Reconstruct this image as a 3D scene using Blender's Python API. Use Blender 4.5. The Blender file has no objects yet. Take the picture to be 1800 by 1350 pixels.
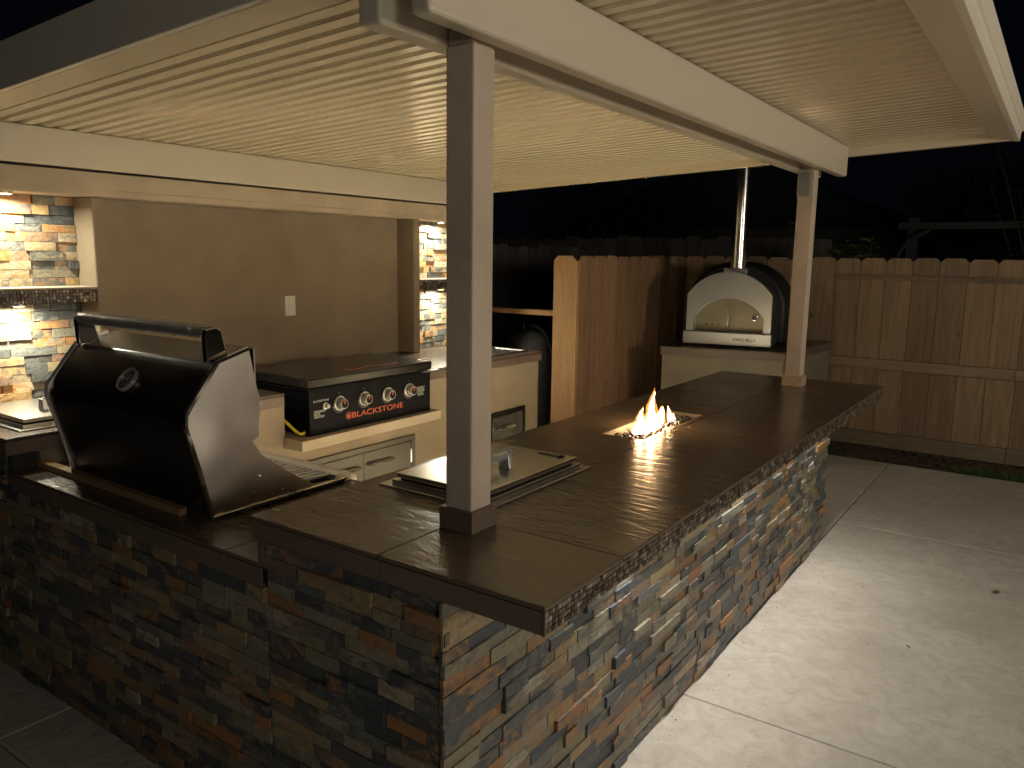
import bpy, bmesh, math, random
import numpy as np
from mathutils import Matrix, Vector, Euler

random.seed(7)
rnd = random.Random(11)
PI = math.pi
sc = bpy.context.scene
C = sc.collection

# ------------------------------------------------------------------ camera, world, exposure
def make_camera():
    yaw, pitch, roll = -0.609473, -0.160425, 0.014151
    fw = Vector((math.sin(yaw) * math.cos(pitch), math.cos(yaw) * math.cos(pitch), math.sin(pitch)))
    rt = Vector((math.cos(yaw), -math.sin(yaw), 0)); up = rt.cross(fw)
    c, s = math.cos(roll), math.sin(roll)
    r2 = c * rt + s * up; u2 = -s * rt + c * up
    m = Matrix((r2, u2, -fw)).transposed().to_4x4()
    m.translation = (0.863005, -1.374429, 1.826751)
    cd = bpy.data.cameras.new('camera'); co = bpy.data.objects.new('camera', cd); C.objects.link(co)
    co.matrix_world = m
    cd.sensor_width = 36.0; cd.lens = 36.0 * 1378.27 / 1800.0
    cd.clip_start = 0.05; cd.clip_end = 400
    sc.camera = co
make_camera()

w = bpy.data.worlds.new('World'); sc.world = w; w.use_nodes = True
nt = w.node_tree; nt.nodes.clear()
wo = nt.nodes.new('ShaderNodeOutputWorld'); bg = nt.nodes.new('ShaderNodeBackground')
bg.inputs['Color'].default_value = (.30, .42, .70, 1); bg.inputs['Strength'].default_value = .0026   # clear suburban night sky
nt.links.new(bg.outputs[0], wo.inputs[0])

vs = sc.view_settings
vs.view_transform = 'Standard'; vs.look = 'None'; vs.exposure = 0.0; vs.gamma = 1.0; vs.use_curve_mapping = False
cy = sc.cycles
cy.use_denoising = True
cy.max_bounces = 8; cy.diffuse_bounces = 5; cy.glossy_bounces = 4; cy.transmission_bounces = 4
cy.caustics_reflective = False; cy.caustics_refractive = False
cy.sample_clamp_indirect = 20.0
cy.use_light_tree = True

# light levels (watts)
W_NICHE = 8.5
W_BAR = 3.3
E_FIRE = 105.0
W_PORCH = 350.0
W_NEAR_FILL = 135.0
W_AISLE_FILL = 46.0

# ------------------------------------------------------------------ node helpers
class NT:
    def __init__(s, name):
        s.m = bpy.data.materials.new(name); s.m.use_nodes = True
        s.t = s.m.node_tree; s.t.nodes.clear()
        s.out = s.t.nodes.new('ShaderNodeOutputMaterial')
    def n(s, typ, **kw):
        nd = s.t.nodes.new(typ)
        for k, v in kw.items():
            if k.startswith('_'): setattr(nd, k[1:], v)
            else: s.put(nd.inputs[k.replace('__', ' ')], v)
        return nd
    def put(s, sock, v):
        if isinstance(v, bpy.types.NodeSocket): s.t.links.new(v, sock)
        elif isinstance(v, bpy.types.Node): s.t.links.new(v.outputs[0], sock)
        elif isinstance(v, (tuple, list)) and len(v) == 3 and sock.type == 'RGBA': sock.default_value = (*v, 1)
        else: sock.default_value = v
    def pos(s, scale=(1, 1, 1), off=None):
        g = s.t.nodes.new('ShaderNodeNewGeometry')
        mp = s.t.nodes.new('ShaderNodeMapping'); s.t.links.new(g.outputs['Position'], mp.inputs['Vector'])
        mp.inputs['Scale'].default_value = scale
        if off is not None: s.put(mp.inputs['Location'], off)
        return mp.outputs[0]
    def noise(s, vec, scale, detail=4, rough=0.55, dist=0.0):
        nd = s.t.nodes.new('ShaderNodeTexNoise'); s.put(nd.inputs['Vector'], vec)
        nd.inputs['Scale'].default_value = scale; nd.inputs['Detail'].default_value = detail
        nd.inputs['Roughness'].default_value = rough; nd.inputs['Distortion'].default_value = dist
        return nd.outputs['Fac']
    def ramp(s, fac, stops, interp='LINEAR'):
        nd = s.t.nodes.new('ShaderNodeValToRGB'); s.put(nd.inputs['Fac'], fac)
        cr = nd.color_ramp; cr.interpolation = interp
        while len(cr.elements) < len(stops): cr.elements.new(0.5)
        for e, (p, c) in zip(cr.elements, stops):
            e.position = p; e.color = (*c, 1) if len(c) == 3 else c
        return nd.outputs[0]
    def mix(s, fac, a, b, mode='MIX'):
        nd = s.t.nodes.new('ShaderNodeMix'); nd.data_type = 'RGBA'; nd.blend_type = mode
        s.put(nd.inputs[0], fac)
        s.put(nd.inputs[6], a); s.put(nd.inputs[7], b)
        return nd.outputs[2]
    def math(s, op, a, b=0.0, c=None):
        nd = s.t.nodes.new('ShaderNodeMath'); nd.operation = op
        s.put(nd.inputs[0], a); s.put(nd.inputs[1], b)
        if c is not None: s.put(nd.inputs[2], c)
        return nd.outputs[0]
    def rng(s, v, a, b, c, d):
        nd = s.t.nodes.new('ShaderNodeMapRange'); s.put(nd.inputs[0], v)
        for i, q in enumerate((a, b, c, d)): nd.inputs[i + 1].default_value = q
        return nd.outputs[0]
    def bump(s, h, strength, dist, nrm=None):
        nd = s.t.nodes.new('ShaderNodeBump'); nd.inputs['Strength'].default_value = strength
        nd.inputs['Distance'].default_value = dist; s.put(nd.inputs['Height'], h)
        if nrm is not None: s.put(nd.inputs['Normal'], nrm)
        return nd.outputs[0]
    def bsdf(s, color, rough=0.6, metal=0.0, normal=None, spec=None, aniso=None, coat=None):
        b = s.t.nodes.new('ShaderNodeBsdfPrincipled')
        s.put(b.inputs['Base Color'], color); s.put(b.inputs['Roughness'], rough); s.put(b.inputs['Metallic'], metal)
        if normal is not None: s.put(b.inputs['Normal'], normal)
        if spec is not None: s.put(b.inputs['Specular IOR Level'], spec)
        if aniso is not None: s.put(b.inputs['Anisotropic'], aniso)
        if coat is not None: s.put(b.inputs['Coat Weight'], coat)
        s.t.links.new(b.outputs[0], s.out.inputs[0]); return b

M = {}
def plain(name, col, rough=0.5, metal=0.0, nz=0.0, nscale=30, bump=0.0, bscale=200, bdist=0.001, spec=None):
    t = NT(name); c = col; p = t.pos()
    if nz > 0:
        f = t.noise(p, nscale, 5)
        c = t.mix(t.rng(f, 0.3, 0.7, 0, 1), tuple(v * (1 - nz) for v in col), tuple(min(1, v * (1 + nz)) for v in col))
    nrm = None
    if bump > 0: nrm = t.bump(t.noise(p, bscale, 3), bump, bdist)
    t.bsdf(c, rough, metal, nrm, spec); M[name] = t.m; return t.m

def slate(name, island=False, k=1.0, warm=0.0):
    t = NT(name)
    if island:
        g = t.n('ShaderNodeNewGeometry'); r = g.outputs['Random Per Island']
    else:
        g = t.n('ShaderNodeObjectInfo'); r = g.outputs['Random']
    off = t.math('MULTIPLY', r, 37.0)
    cmb = t.n('ShaderNodeCombineXYZ', X=off, Y=off, Z=off).outputs[0]
    p = t.pos(off=cmb)
    pal = [(0.0, (.036, .046, .058)), (0.14, (.082, .090, .092)), (0.22, (.048, .056, .058)), (0.33, (.160, .142, .098)),
           (0.45, (.230, .172, .092)), (0.54, (.215, .110, .045)), (0.61, (.038, .044, .054)), (0.69, (.190, .172, .132)),
           (0.77, (.135, .088, .062)), (0.84, (.060, .070, .080)), (0.91, (.260, .235, .185)), (0.96, (.105, .112, .098))]
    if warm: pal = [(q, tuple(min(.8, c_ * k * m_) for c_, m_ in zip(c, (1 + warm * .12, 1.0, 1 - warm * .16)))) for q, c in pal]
    base = t.ramp(r, pal, 'CONSTANT')
    r2 = t.math('FRACT', t.math('MULTIPLY', r, 17.31))
    pal2 = [(q, tuple(min(.8, c_ * k) for c_ in c)) for q, c in ((0.0, (.16, .135, .09)), (0.3, (.070, .074, .070)), (0.55, (.26, .135, .05)), (0.75, (.13, .125, .10)), (0.9, (.05, .056, .064)))]
    sec = t.ramp(r2, pal2, 'CONSTANT')
    n1 = t.noise(t.pos((1, 1, 1.8), cmb), 11, 6, 0.62, 1.2)
    col = t.mix(t.rng(n1, 0.46, 0.62, 0, 0.85), base, sec)
    n2 = t.noise(p, 60, 5, 0.6)
    col = t.mix(0.7, col, t.ramp(n2, [(0.25, (.45, .45, .45)), (0.5, (1, 1, 1)), (0.8, (1.5, 1.5, 1.5))]), 'MULTIPLY')
    vein = t.noise(p, 22, 3, 0.5, 2.5)
    vm = t.ramp(vein, [(0.482, (0, 0, 0)), (0.495, (.5, .5, .5)), (0.508, (0, 0, 0))])
    col = t.mix(t.math('MULTIPLY', t.n('ShaderNodeRGBToBW', Color=vm).outputs[0], 0.35), col, (.3, .28, .22))
    h = t.math('ADD', t.noise(t.pos((1, 1, 1.6), cmb), 38, 8, 0.62, 0.6), t.math('MULTIPLY', t.noise(p, 9, 3), 1.3))
    nrm = t.bump(h, 0.5, 0.005)
    ro = t.rng(n2, 0.3, 0.7, 0.34, 0.62)
    t.bsdf(col, ro, 0, nrm, 0.45); M[name] = t.m
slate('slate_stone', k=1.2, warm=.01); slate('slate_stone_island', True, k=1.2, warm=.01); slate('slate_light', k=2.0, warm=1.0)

def tile_mat(name, col, rough=0.3, bmp=0.5):
    t = NT(name)
    oi = t.n('ShaderNodeObjectInfo'); off = t.math('MULTIPLY', oi.outputs['Random'], 19.0)
    cmb = t.n('ShaderNodeCombineXYZ', X=off, Y=off, Z=0.0).outputs[0]
    f = t.noise(t.pos((1, 1.8, 1), cmb), 2.6, 5, 0.55, 0.6)
    f2 = t.noise(t.pos((1, 1, 1), cmb), 40, 3, 0.5)
    c = t.mix(f, tuple(v * .72 for v in col), tuple(v * 1.30 for v in col))
    c = t.mix(t.rng(f2, 0.35, 0.75, 0, .12), c, (col[0] * 1.7, col[1] * 1.6, col[2] * 1.5))
    streak = t.noise(t.pos((1.0, 4.0, 1), cmb), 2.0, 3, 0.5, 1.2)
    c = t.mix(t.rng(streak, 0.64, 0.80, 0, .25), c, (col[0] * 2.6, col[1] * 2.5, col[2] * 2.4))
    h = t.math('ADD', t.noise(t.pos((1.0, 3.0, 1), cmb), 7, 3, 0.45, 1.2), t.math('MULTIPLY', t.noise(t.pos((1, 2.4, 1), cmb), 26, 2, .4, .6), 0.22))
    nrm = t.bump(h, bmp, 0.005)
    t.bsdf(c, t.rng(t.noise(t.pos((1, 1, 1), cmb), 3, 3), 0.2, 0.8, rough * .88, rough * 1.15), 0, nrm, 0.5); M[name] = t.m
tile_mat('counter_tile', (.096, .070, .050), 0.245, .42)
tile_mat('edge_tile', (.125, .090, .072), 0.45, .18)

def mosaic_mat():
    t = NT('mosaic'); g = t.n('ShaderNodeNewGeometry'); r = g.outputs['Random Per Island']
    c = t.ramp(r, [(0, (.045, .03, .022)), (.22, (.11, .085, .06)), (.42, (.19, .16, .12)), (.58, (.07, .045, .03)), (.74, (.14, .11, .08)), (.88, (.28, .26, .22))], 'CONSTANT')
    ro = t.rng(t.math('FRACT', t.math('MULTIPLY', r, 9.7)), 0, 1, .12, .55)
    me = t.math('MULTIPLY', t.math('GREATER_THAN', t.math('FRACT', t.math('MULTIPLY', r, 5.3)), .72), .55)
    t.bsdf(c, ro, me, t.bump(t.noise(t.pos(), 160, 3), .4, .002)); M['mosaic'] = t.m
mosaic_mat()

def stucco(name, col, bmp=0.7, scale=170, dist=0.0035, var=.10):
    t = NT(name); p = t.pos()
    c = t.mix(t.rng(t.noise(p, 4, 5), .3, .7, 0, 1), tuple(v * (1 - var) for v in col), tuple(v * (1 + var) for v in col))
    h = t.math('ADD', t.noise(p, scale, 3, .5), t.math('MULTIPLY', t.noise(p, scale * .3, 3), .7))
    t.bsdf(c, .88, 0, t.bump(h, bmp, dist), .25); M[name] = t.m
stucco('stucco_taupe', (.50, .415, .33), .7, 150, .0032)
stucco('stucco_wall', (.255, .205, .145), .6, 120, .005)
stucco('stucco_header', (.40, .335, .25), .35, 120)
stucco('stucco_oven', (.21, .185, .135), .5)

def alum(name, col, rough=.42):
    t = NT(name); p = t.pos((1, 1, 1))
    f = t.noise(t.pos((1.0, 3, 3)), 1.4, 3, .5)
    c = t.mix(f, tuple(v * .965 for v in col), tuple(min(v * 1.035, 1) for v in col))
    dirt = t.noise(p, 5.0, 6, .65)
    c = t.mix(t.rng(dirt, .58, .85, 0, .12), c, (col[0] * .62, col[1] * .58, col[2] * .5))
    nrm = t.bump(t.noise(p, 260, 2, .5), .10, .0012)
    t.bsdf(c, rough, 0, nrm, .6); M[name] = t.m
alum('painted_aluminium', (.66, .585, .43), .20)
alum('beam_paint', (.55, .50, .405), .45)
alum('beam_paint_shaded', (.50, .46, .37), .5)  # same paint as the beams, darkened to put shade into the wall beam
alum('fascia_paint', (.62, .58, .49), .5)

def steel(name, col=(.55, .53, .50), rough=.25, direction=(1, 60, 1), strength=.0, cvar=.03):
    t = NT(name)
    f = t.noise(t.pos(direction), 14, 5, .65)
    sm = t.noise(t.pos(), 5, 5, .6)
    c = t.mix(t.rng(f, .3, .7, 0, 1), tuple(v * (1 - cvar) for v in col), tuple(min(1, v * (1 + cvar)) for v in col))
    ro = t.math('ADD', t.rng(f, .3, .7, rough * (1 - 2 * cvar), rough * (1 + 2 * cvar)), t.rng(sm, .3, .7, 0, .05))
    t.bsdf(c, ro, 1.0, t.bump(f, strength, .0006)); M[name] = t.m
steel('brushed_steel_x', direction=(.2, 9, 9)); steel('brushed_steel_y', direction=(9, .2, 9)); steel('brushed_steel_z', (.62, .58, .54), direction=(6, 6, .2), rough=.27, strength=.0, cvar=.02)
plain('silver', (.50, .49, .46), .32, .55)
plain('bright_trim', (.78, .77, .74), .24, .45)
plain('oven_steel', (.40, .43, .47), .29, 1.0)
plain('oven_door', (.20, .19, .145), .33, 1.0); plain('dull_steel', (.085, .078, .062), .38, 1.0)
steel('pipe_steel', (.78, .76, .72), .17, (2, 2, 1), .0)
plain('lid_steel', (.62, .60, .55), .25, 1.0)
plain('chrome', (.8, .8, .8), .08, 1.0)
plain('black_enamel', (.005, .005, .005), .55, 0, .2, 12, .12, 500, .0006)
plain('black_lid', (.010, .009, .007), .26, 0, .25, 6, .06, 600, .0006)
plain('black_satin', (.004, .004, .005), .5, 0, .2, 30, spec=.10)
plain('black_rubber', (.006, .006, .006), .85, spec=.1)
plain('dark_grout', (.016, .013, .011), .9)
plain('grout', (.05, .042, .035), .9, nz=.2)
plain('wall_core', (.035, .032, .028), .95)
plain('white_plastic', (.72, .70, .64), .35)
plain('grey_plastic', (.20, .20, .19), .5, nz=.08)
plain('dark_face', (.06, .06, .065), .3)
plain('base_tan', (.40, .30, .22), .6, nz=.12)
plain('orange_print', (.55, .10, .03), .45)
plain('white_print', (.42, .42, .40), .5)
plain('red_print', (.45, .03, .02), .5)
plain('yellow_hose', (.55, .42, .02), .4)
plain('gas_tank_paint', (.022, .022, .022), .85, nz=.2)
plain('dark_metal', (.02, .02, .02), .5, .3)
plain('bag_plastic', (.35, .34, .32), .3)
plain('pit_wall', (.13, .10, .07), .7, nz=.2)
plain('leaf_litter', (.16, .07, .03), .7)
plain('neighbour_wall', (.10, .10, .105), .9, nz=.2, nscale=4)
plain('roof_shingle', (.03, .03, .033), .95, nz=.3)
plain('pergola_paint', (.025, .027, .027), .8, nz=.15)

def film_mat():
    t = NT('plastic_film'); p = t.pos()
    nrm = t.bump(t.noise(p, 90, 4, .6, 1.5), 1.0, .02)
    b = t.n('ShaderNodeBsdfPrincipled'); t.put(b.inputs['Base Color'], (.75, .74, .72)); b.inputs['Roughness'].default_value = .14
    t.put(b.inputs['Normal'], nrm); tr = t.n('ShaderNodeBsdfTransparent')
    mx = t.n('ShaderNodeMixShader'); mx.inputs[0].default_value = .32
    t.t.links.new(tr.outputs[0], mx.inputs[1]); t.t.links.new(b.outputs[0], mx.inputs[2]); t.t.links.new(mx.outputs[0], t.out.inputs[0])
    M['plastic_film'] = t.m
film_mat()

def wood(name, c1, c2, knot=(.05, .03, .02), rough=.75, sc_=1.0, axis='z', wear=0.0):
    t = NT(name)
    oi = t.n('ShaderNodeObjectInfo'); off = t.math('MULTIPLY', oi.outputs['Random'], 23.0)
    cmb = t.n('ShaderNodeCombineXYZ', X=off, Y=off, Z=off).outputs[0]
    st = {'z': (9, 9, .7), 'x': (.7, 9, 9), 'y': (9, .7, 9)}[axis]
    g1 = t.noise(t.pos(tuple(v * sc_ for v in st), cmb), 1.6, 6, .6, 1.2)
    g2 = t.noise(t.pos(tuple(v * 5 * sc_ for v in st), cmb), 2.2, 4, .6)
    c = t.mix(t.rng(g1, .3, .7, 0, 1), c1, c2)
    c = t.mix(t.rng(g2, .35, .75, 0, .45), c, tuple(v * .5 for v in c1))
    tint = t.rng(t.math('FRACT', t.math('MULTIPLY', oi.outputs['Random'], 7.7)), 0, 1, .68, 1.25)
    tc = t.n('ShaderNodeCombineXYZ', X=tint, Y=tint, Z=tint).outputs[0]
    c = t.mix(1.0, c, tc, 'MULTIPLY')
    v = t.t.nodes.new('ShaderNodeTexVoronoi'); t.put(v.inputs['Vector'], t.pos((1, 1, .45) if axis == 'z' else (.45, 1, 1), cmb)); v.inputs['Scale'].default_value = 5.0
    kn = t.ramp(v.outputs['Distance'], [(.0, (1, 1, 1)), (.045, (1, 1, 1)), (.085, (0, 0, 0))])
    c = t.mix(t.math('MULTIPLY', t.n('ShaderNodeRGBToBW', Color=kn).outputs[0], .8), c, knot)
    if wear > 0:
        wn = t.noise(t.pos((1, 1, .6), cmb), 5, 5, .6)
        c = t.mix(t.rng(wn, .5, .72, 0, wear), c, (.20, .17, .14))
    t.bsdf(c, rough, 0, t.bump(g2, .35, .003), .3); M[name] = t.m
wood('fence_wood', (.205, .138, .080), (.335, .235, .142), wear=.25)
wood('rail_wood', (.19, .14, .088), (.30, .23, .15), axis='x', wear=.4)
wood('cedar_wood', (.19, .108, .062), (.31, .19, .112))
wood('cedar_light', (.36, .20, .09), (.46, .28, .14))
wood('old_fence_wood', (.07, .062, .055), (.11, .10, .09))
wood('lumber', (.36, .22, .10), (.50, .34, .18), axis='x')

def concrete():
    t = NT('concrete')
    oi = t.n('ShaderNodeObjectInfo'); off = t.math('MULTIPLY', oi.outputs['Random'], 11.0)
    cmb = t.n('ShaderNodeCombineXYZ', X=off, Y=off, Z=0.0).outputs[0]
    p = t.pos(off=cmb)
    a = t.noise(p, 1.3, 7, .62, .5); b = t.noise(p, 9, 6, .65, 1.2); d = t.noise(p, 90, 4, .6)
    c = t.mix(t.rng(a, .3, .7, 0, 1), (.43, .395, .345), (.58, .545, .485))
    c = t.mix(t.rng(b, .40, .66, 0, .5), c, (.34, .295, .245))
    c = t.mix(t.rng(d, .35, .75, 0, .25), c, (.60, .56, .49))
    crease = t.noise(t.pos((1, 1, 1), cmb), 3.0, 4, .55, 3.0)
    cm = t.ramp(crease, [(.47, (0, 0, 0)), (.50, (1, 1, 1)), (.53, (0, 0, 0))])
    cf = t.math('MULTIPLY', t.n('ShaderNodeRGBToBW', Color=cm).outputs[0], t.rng(b, .45, .7, 0, .35))
    c = t.mix(cf, c, (.29, .245, .20))
    st = t.noise(p, 2.1, 3, .5); c = t.mix(t.rng(st, .56, .78, 0, .28), c, (.26, .22, .175))
    sp = t.noise(p, 38, 3, .5); c = t.mix(t.rng(sp, .70, .76, 0, .5), c, (.22, .18, .14))
    wv = t.noise(t.pos((1, 1, 1), cmb), 5.5, 6, .62, 2.2); c = t.mix(t.rng(wv, .48, .68, 0, .32), c, (.36, .32, .27))
    h = t.math('ADD', t.math('MULTIPLY', a, 1.6), t.math('ADD', t.math('MULTIPLY', b, .5), t.math('MULTIPLY', d, .10)))
    t.bsdf(c, t.rng(b, .3, .7, .5, .75), 0, t.bump(h, .8, .016), .35); M['concrete'] = t.m
concrete()

def dirt():
    t = NT('dirt'); p = t.pos()
    c = t.mix(t.noise(p, 12, 7, .65), (.035, .024, .018), (.13, .095, .07))
    c = t.mix(t.rng(t.noise(p, 70, 4), .55, .75, 0, .6), c, (.2, .17, .13))
    t.bsdf(c, .95, 0, t.bump(t.noise(p, 35, 6, .65), 1, .03), .1); M['dirt'] = t.m
dirt()
def leafm(name, a, b):
    t = NT(name); g = t.n('ShaderNodeNewGeometry')
    c = t.ramp(g.outputs['Random Per Island'], [(0, a), (1, b)])
    t.bsdf(c, .5, 0, None, .4); M[name] = t.m
leafm('grass_blade', (.02, .05, .01), (.05, .10, .02))
leafm('leaf_green', (.04, .08, .012), (.10, .15, .03))
leafm('leaf_dark', (.012, .022, .008), (.03, .045, .015))
plain('bark', (.05, .04, .03), .9, nz=.3)
def rockm():
    t = NT('lava_rock'); oi = t.n('ShaderNodeObjectInfo')
    c = t.ramp(oi.outputs['Random'], [(0, (.015, .015, .016)), (.45, (.04, .04, .045)), (.7, (.17, .14, .12)), (.85, (.33, .29, .25))])
    t.bsdf(c, .38, 0, t.bump(t.noise(t.pos(), 90, 5), .6, .004), .5); M['lava_rock'] = t.m
rockm()
def flamem():
    t = NT('flame'); tc = t.n('ShaderNodeTexCoord')
    sx = t.n('ShaderNodeSeparateXYZ', Vector=tc.outputs['Generated'])
    z = sx.outputs['Z']
    col = t.ramp(z, [(0, (.30, .16, .9)), (.10, (.75, .35, .55)), (.22, (1, .66, .34)), (.7, (1, .62, .30)), (1, (1, .46, .14))])
    st = t.math('MULTIPLY', t.ramp(z, [(0, (.03,) * 3), (.12, (.10,) * 3), (.28, (1,) * 3), (.85, (.8,) * 3), (1, (.30,) * 3)]), E_FIRE)
    e = t.n('ShaderNodeEmission', Color=col, Strength=st)
    t.t.links.new(e.outputs[0], t.out.inputs[0]); M['flame'] = t.m
flamem()
def glowm():
    t = NT('flame_glow'); e = t.n('ShaderNodeEmission', Color=(1, .33, .06), Strength=5.0)
    tr = t.n('ShaderNodeBsdfTransparent'); tc = t.n('ShaderNodeTexCoord'); z = t.n('ShaderNodeSeparateXYZ', Vector=tc.outputs['Generated']).outputs['Z']
    f = t.math('MULTIPLY', t.ramp(z, [(0, (.0,) * 3), (.2, (.35,) * 3), (.7, (.6,) * 3), (1, (.25,) * 3)]), t.rng(t.noise(t.pos((60, 60, 22)), 1.0, 3, .5, 1.0), .35, .65, .1, .55))
    mx = t.n('ShaderNodeMixShader'); t.put(mx.inputs[0], f); t.t.links.new(tr.outputs[0], mx.inputs[1]); t.t.links.new(e.outputs[0], mx.inputs[2])
    t.t.links.new(mx.outputs[0], t.out.inputs[0]); M['flame_glow'] = t.m
glowm()
def emit(name, col, s):
    t = NT(name); e = t.n('ShaderNodeEmission'); t.put(e.inputs[0], col); e.inputs[1].default_value = s
    t.t.links.new(e.outputs[0], t.out.inputs[0]); M[name] = t.m
emit('warm_lens', (1, .75, .42), 12); emit('white_lens', (1, .93, .82), 14)

# ------------------------------------------------------------------ mesh builder
class MB:
    def __init__(s): s.v = []; s.f = []
    def add(s, vs, fs):
        b = len(s.v); s.v.extend([tuple(q) for q in vs]); s.f.extend([tuple(i + b for i in f) for f in fs]); return s
    def box(s, x0, x1, y0, y1, z0, z1):
        if x0 > x1: x0, x1 = x1, x0
        if y0 > y1: y0, y1 = y1, y0
        if z0 > z1: z0, z1 = z1, z0
        return s.add([(x0, y0, z0), (x1, y0, z0), (x1, y1, z0), (x0, y1, z0), (x0, y0, z1), (x1, y0, z1), (x1, y1, z1), (x0, y1, z1)],
                     [(0, 3, 2, 1), (4, 5, 6, 7), (0, 1, 5, 4), (1, 2, 6, 5), (2, 3, 7, 6), (3, 0, 4, 7)])
    def prism(s, poly, axis, a, b):
        # poly in the two other axes (in order), extruded from a to b along axis
        def P(u, v, w_):
            return {0: (w_, u, v), 1: (u, w_, v), 2: (u, v, w_)}[axis]
        n = len(poly)
        vs = [P(u, v, a) for u, v in poly] + [P(u, v, b) for u, v in poly]
        fs = [tuple(range(n)), tuple(range(2 * n - 1, n - 1, -1))] + [(i, (i + 1) % n, n + (i + 1) % n, n + i) for i in range(n)]
        return s.add(vs, fs)
    def tube(s, pts, r, n=8, cap=True):
        pts = [Vector(p) for p in pts]; rs = r if isinstance(r, (list, tuple)) else [r] * len(pts)
        base = len(s.v); up = Vector((0, 0, 1)); rings = []
        for i, p in enumerate(pts):
            d = (pts[min(i + 1, len(pts) - 1)] - pts[max(i - 1, 0)]).normalized()
            a = d.cross(up)
            if a.length < 1e-3: a = d.cross(Vector((1, 0, 0)))
            a.normalize(); b = d.cross(a)
            for k in range(n):
                t = 2 * PI * k / n
                s.v.append(tuple(p + a * math.cos(t) * rs[i] + b * math.sin(t) * rs[i]))
        for i in range(len(pts) - 1):
            for k in range(n):
                s.f.append((base + i * n + k, base + i * n + (k + 1) % n, base + (i + 1) * n + (k + 1) % n, base + (i + 1) * n + k))
        if cap:
            s.f.append(tuple(base + k for k in range(n - 1, -1, -1))); e = base + (len(pts) - 1) * n
            s.f.append(tuple(e + k for k in range(n)))
        return s
    def lathe(s, prof, c, n=24, axis=2):
        base = len(s.v)
        for (r, h) in prof:
            for k in range(n):
                t = 2 * PI * k / n; a, b = r * math.cos(t), r * math.sin(t)
                q = {2: (a, b, h), 0: (h, a, b), 1: (a, h, b)}[axis]
                s.v.append((c[0] + q[0], c[1] + q[1], c[2] + q[2]))
        for i in range(len(prof) - 1):
            for k in range(n):
                s.f.append((base + i * n + k, base + i * n + (k + 1) % n, base + (i + 1) * n + (k + 1) % n, base + (i + 1) * n + k))
        s.f.append(tuple(base + k for k in range(n - 1, -1, -1))); e = base + (len(prof) - 1) * n
        s.f.append(tuple(e + k for k in range(n)))
        return s
    def mesh(s, name, mat):
        me = bpy.data.meshes.new(name); me.from_pydata(s.v, [], s.f)
        bm = bmesh.new(); bm.from_mesh(me); bmesh.ops.recalc_face_normals(bm, faces=bm.faces); bm.to_mesh(me); bm.free()
        if mat: me.materials.append(M[mat] if isinstance(mat, str) else mat)
        return me
    def build(s, name, mat, parent=None, bevel=0.0, smooth=False, local=False, seg=2):
        me = s.mesh(name, mat)
        o = bpy.data.objects.new(name, me); C.objects.link(o)
        if parent is not None:
            o.parent = parent
            if not local: o.matrix_parent_inverse = root_matrix(parent).inverted()
        if bevel > 0:
            b = o.modifiers.new('bevel', 'BEVEL'); b.width = bevel; b.segments = seg; b.limit_method = 'ANGLE'; b.angle_limit = math.radians(40)
        if smooth:
            for p in me.polygons: p.use_smooth = True
            if smooth != 'all':
                try: me.set_sharp_from_angle(angle=math.radians(38))
                except Exception: pass
        return o
def root_matrix(o):
    m = Matrix.Translation(o.location) @ o.rotation_euler.to_matrix().to_4x4()
    if o.parent is not None: m = root_matrix(o.parent) @ o.matrix_parent_inverse @ m
    return m
def tag(o, label=None, cat=None, group=None, kind=None):
    if label: o['label'] = label
    if cat: o['category'] = cat
    if group: o['group'] = group
    if kind: o['kind'] = kind
    return o
def thing(name, loc, label, cat, group=None, rz=0.0):
    o = bpy.data.objects.new(name, None); C.objects.link(o); o.empty_display_size = .1
    o.location = loc; o.rotation_euler = (0, 0, rz)
    return tag(o, label, cat, group)
def structure(o): o['kind'] = 'structure'; return o
def textmesh(name, body, mat, parent, origin, width, height, normal='+x', depth=.0008, local=False, bold=0.0, char=1.0):
    cu = bpy.data.curves.new('t', 'FONT'); cu.body = body; cu.extrude = 0.0; cu.offset = bold; cu.space_character = char
    ob = bpy.data.objects.new('t', cu); C.objects.link(ob)
    dg = bpy.context.evaluated_depsgraph_get(); me = bpy.data.meshes.new_from_object(ob.evaluated_get(dg))
    bpy.data.objects.remove(ob); bpy.data.curves.remove(cu)
    co = np.array([v.co[:] for v in me.vertices]); mn, mx = co.min(0), co.max(0)
    for v in me.vertices:
        u = (v.co.x - mn[0]) / (mx[0] - mn[0]) * width; q = (v.co.y - mn[1]) / (mx[1] - mn[1]) * height
        if normal == '+x': v.co = (origin[0] + depth, origin[1] + u, origin[2] + q)
        elif normal == '-y': v.co = (origin[0] + u, origin[1] - depth, origin[2] + q)
        elif normal == '+z': v.co = (origin[0] - q, origin[1] + u, origin[2] + depth)
    me.materials.append(M[mat]); o = bpy.data.objects.new(name, me); C.objects.link(o)
    o.parent = parent
    if not local: o.matrix_parent_inverse = root_matrix(parent).inverted()
    return o
def add_child(name, me, parent, mat4):
    o = bpy.data.objects.new(name, me); C.objects.link(o); o.parent = parent
    o.matrix_parent_inverse = root_matrix(parent).inverted(); o.matrix_basis = mat4
    return o

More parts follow.
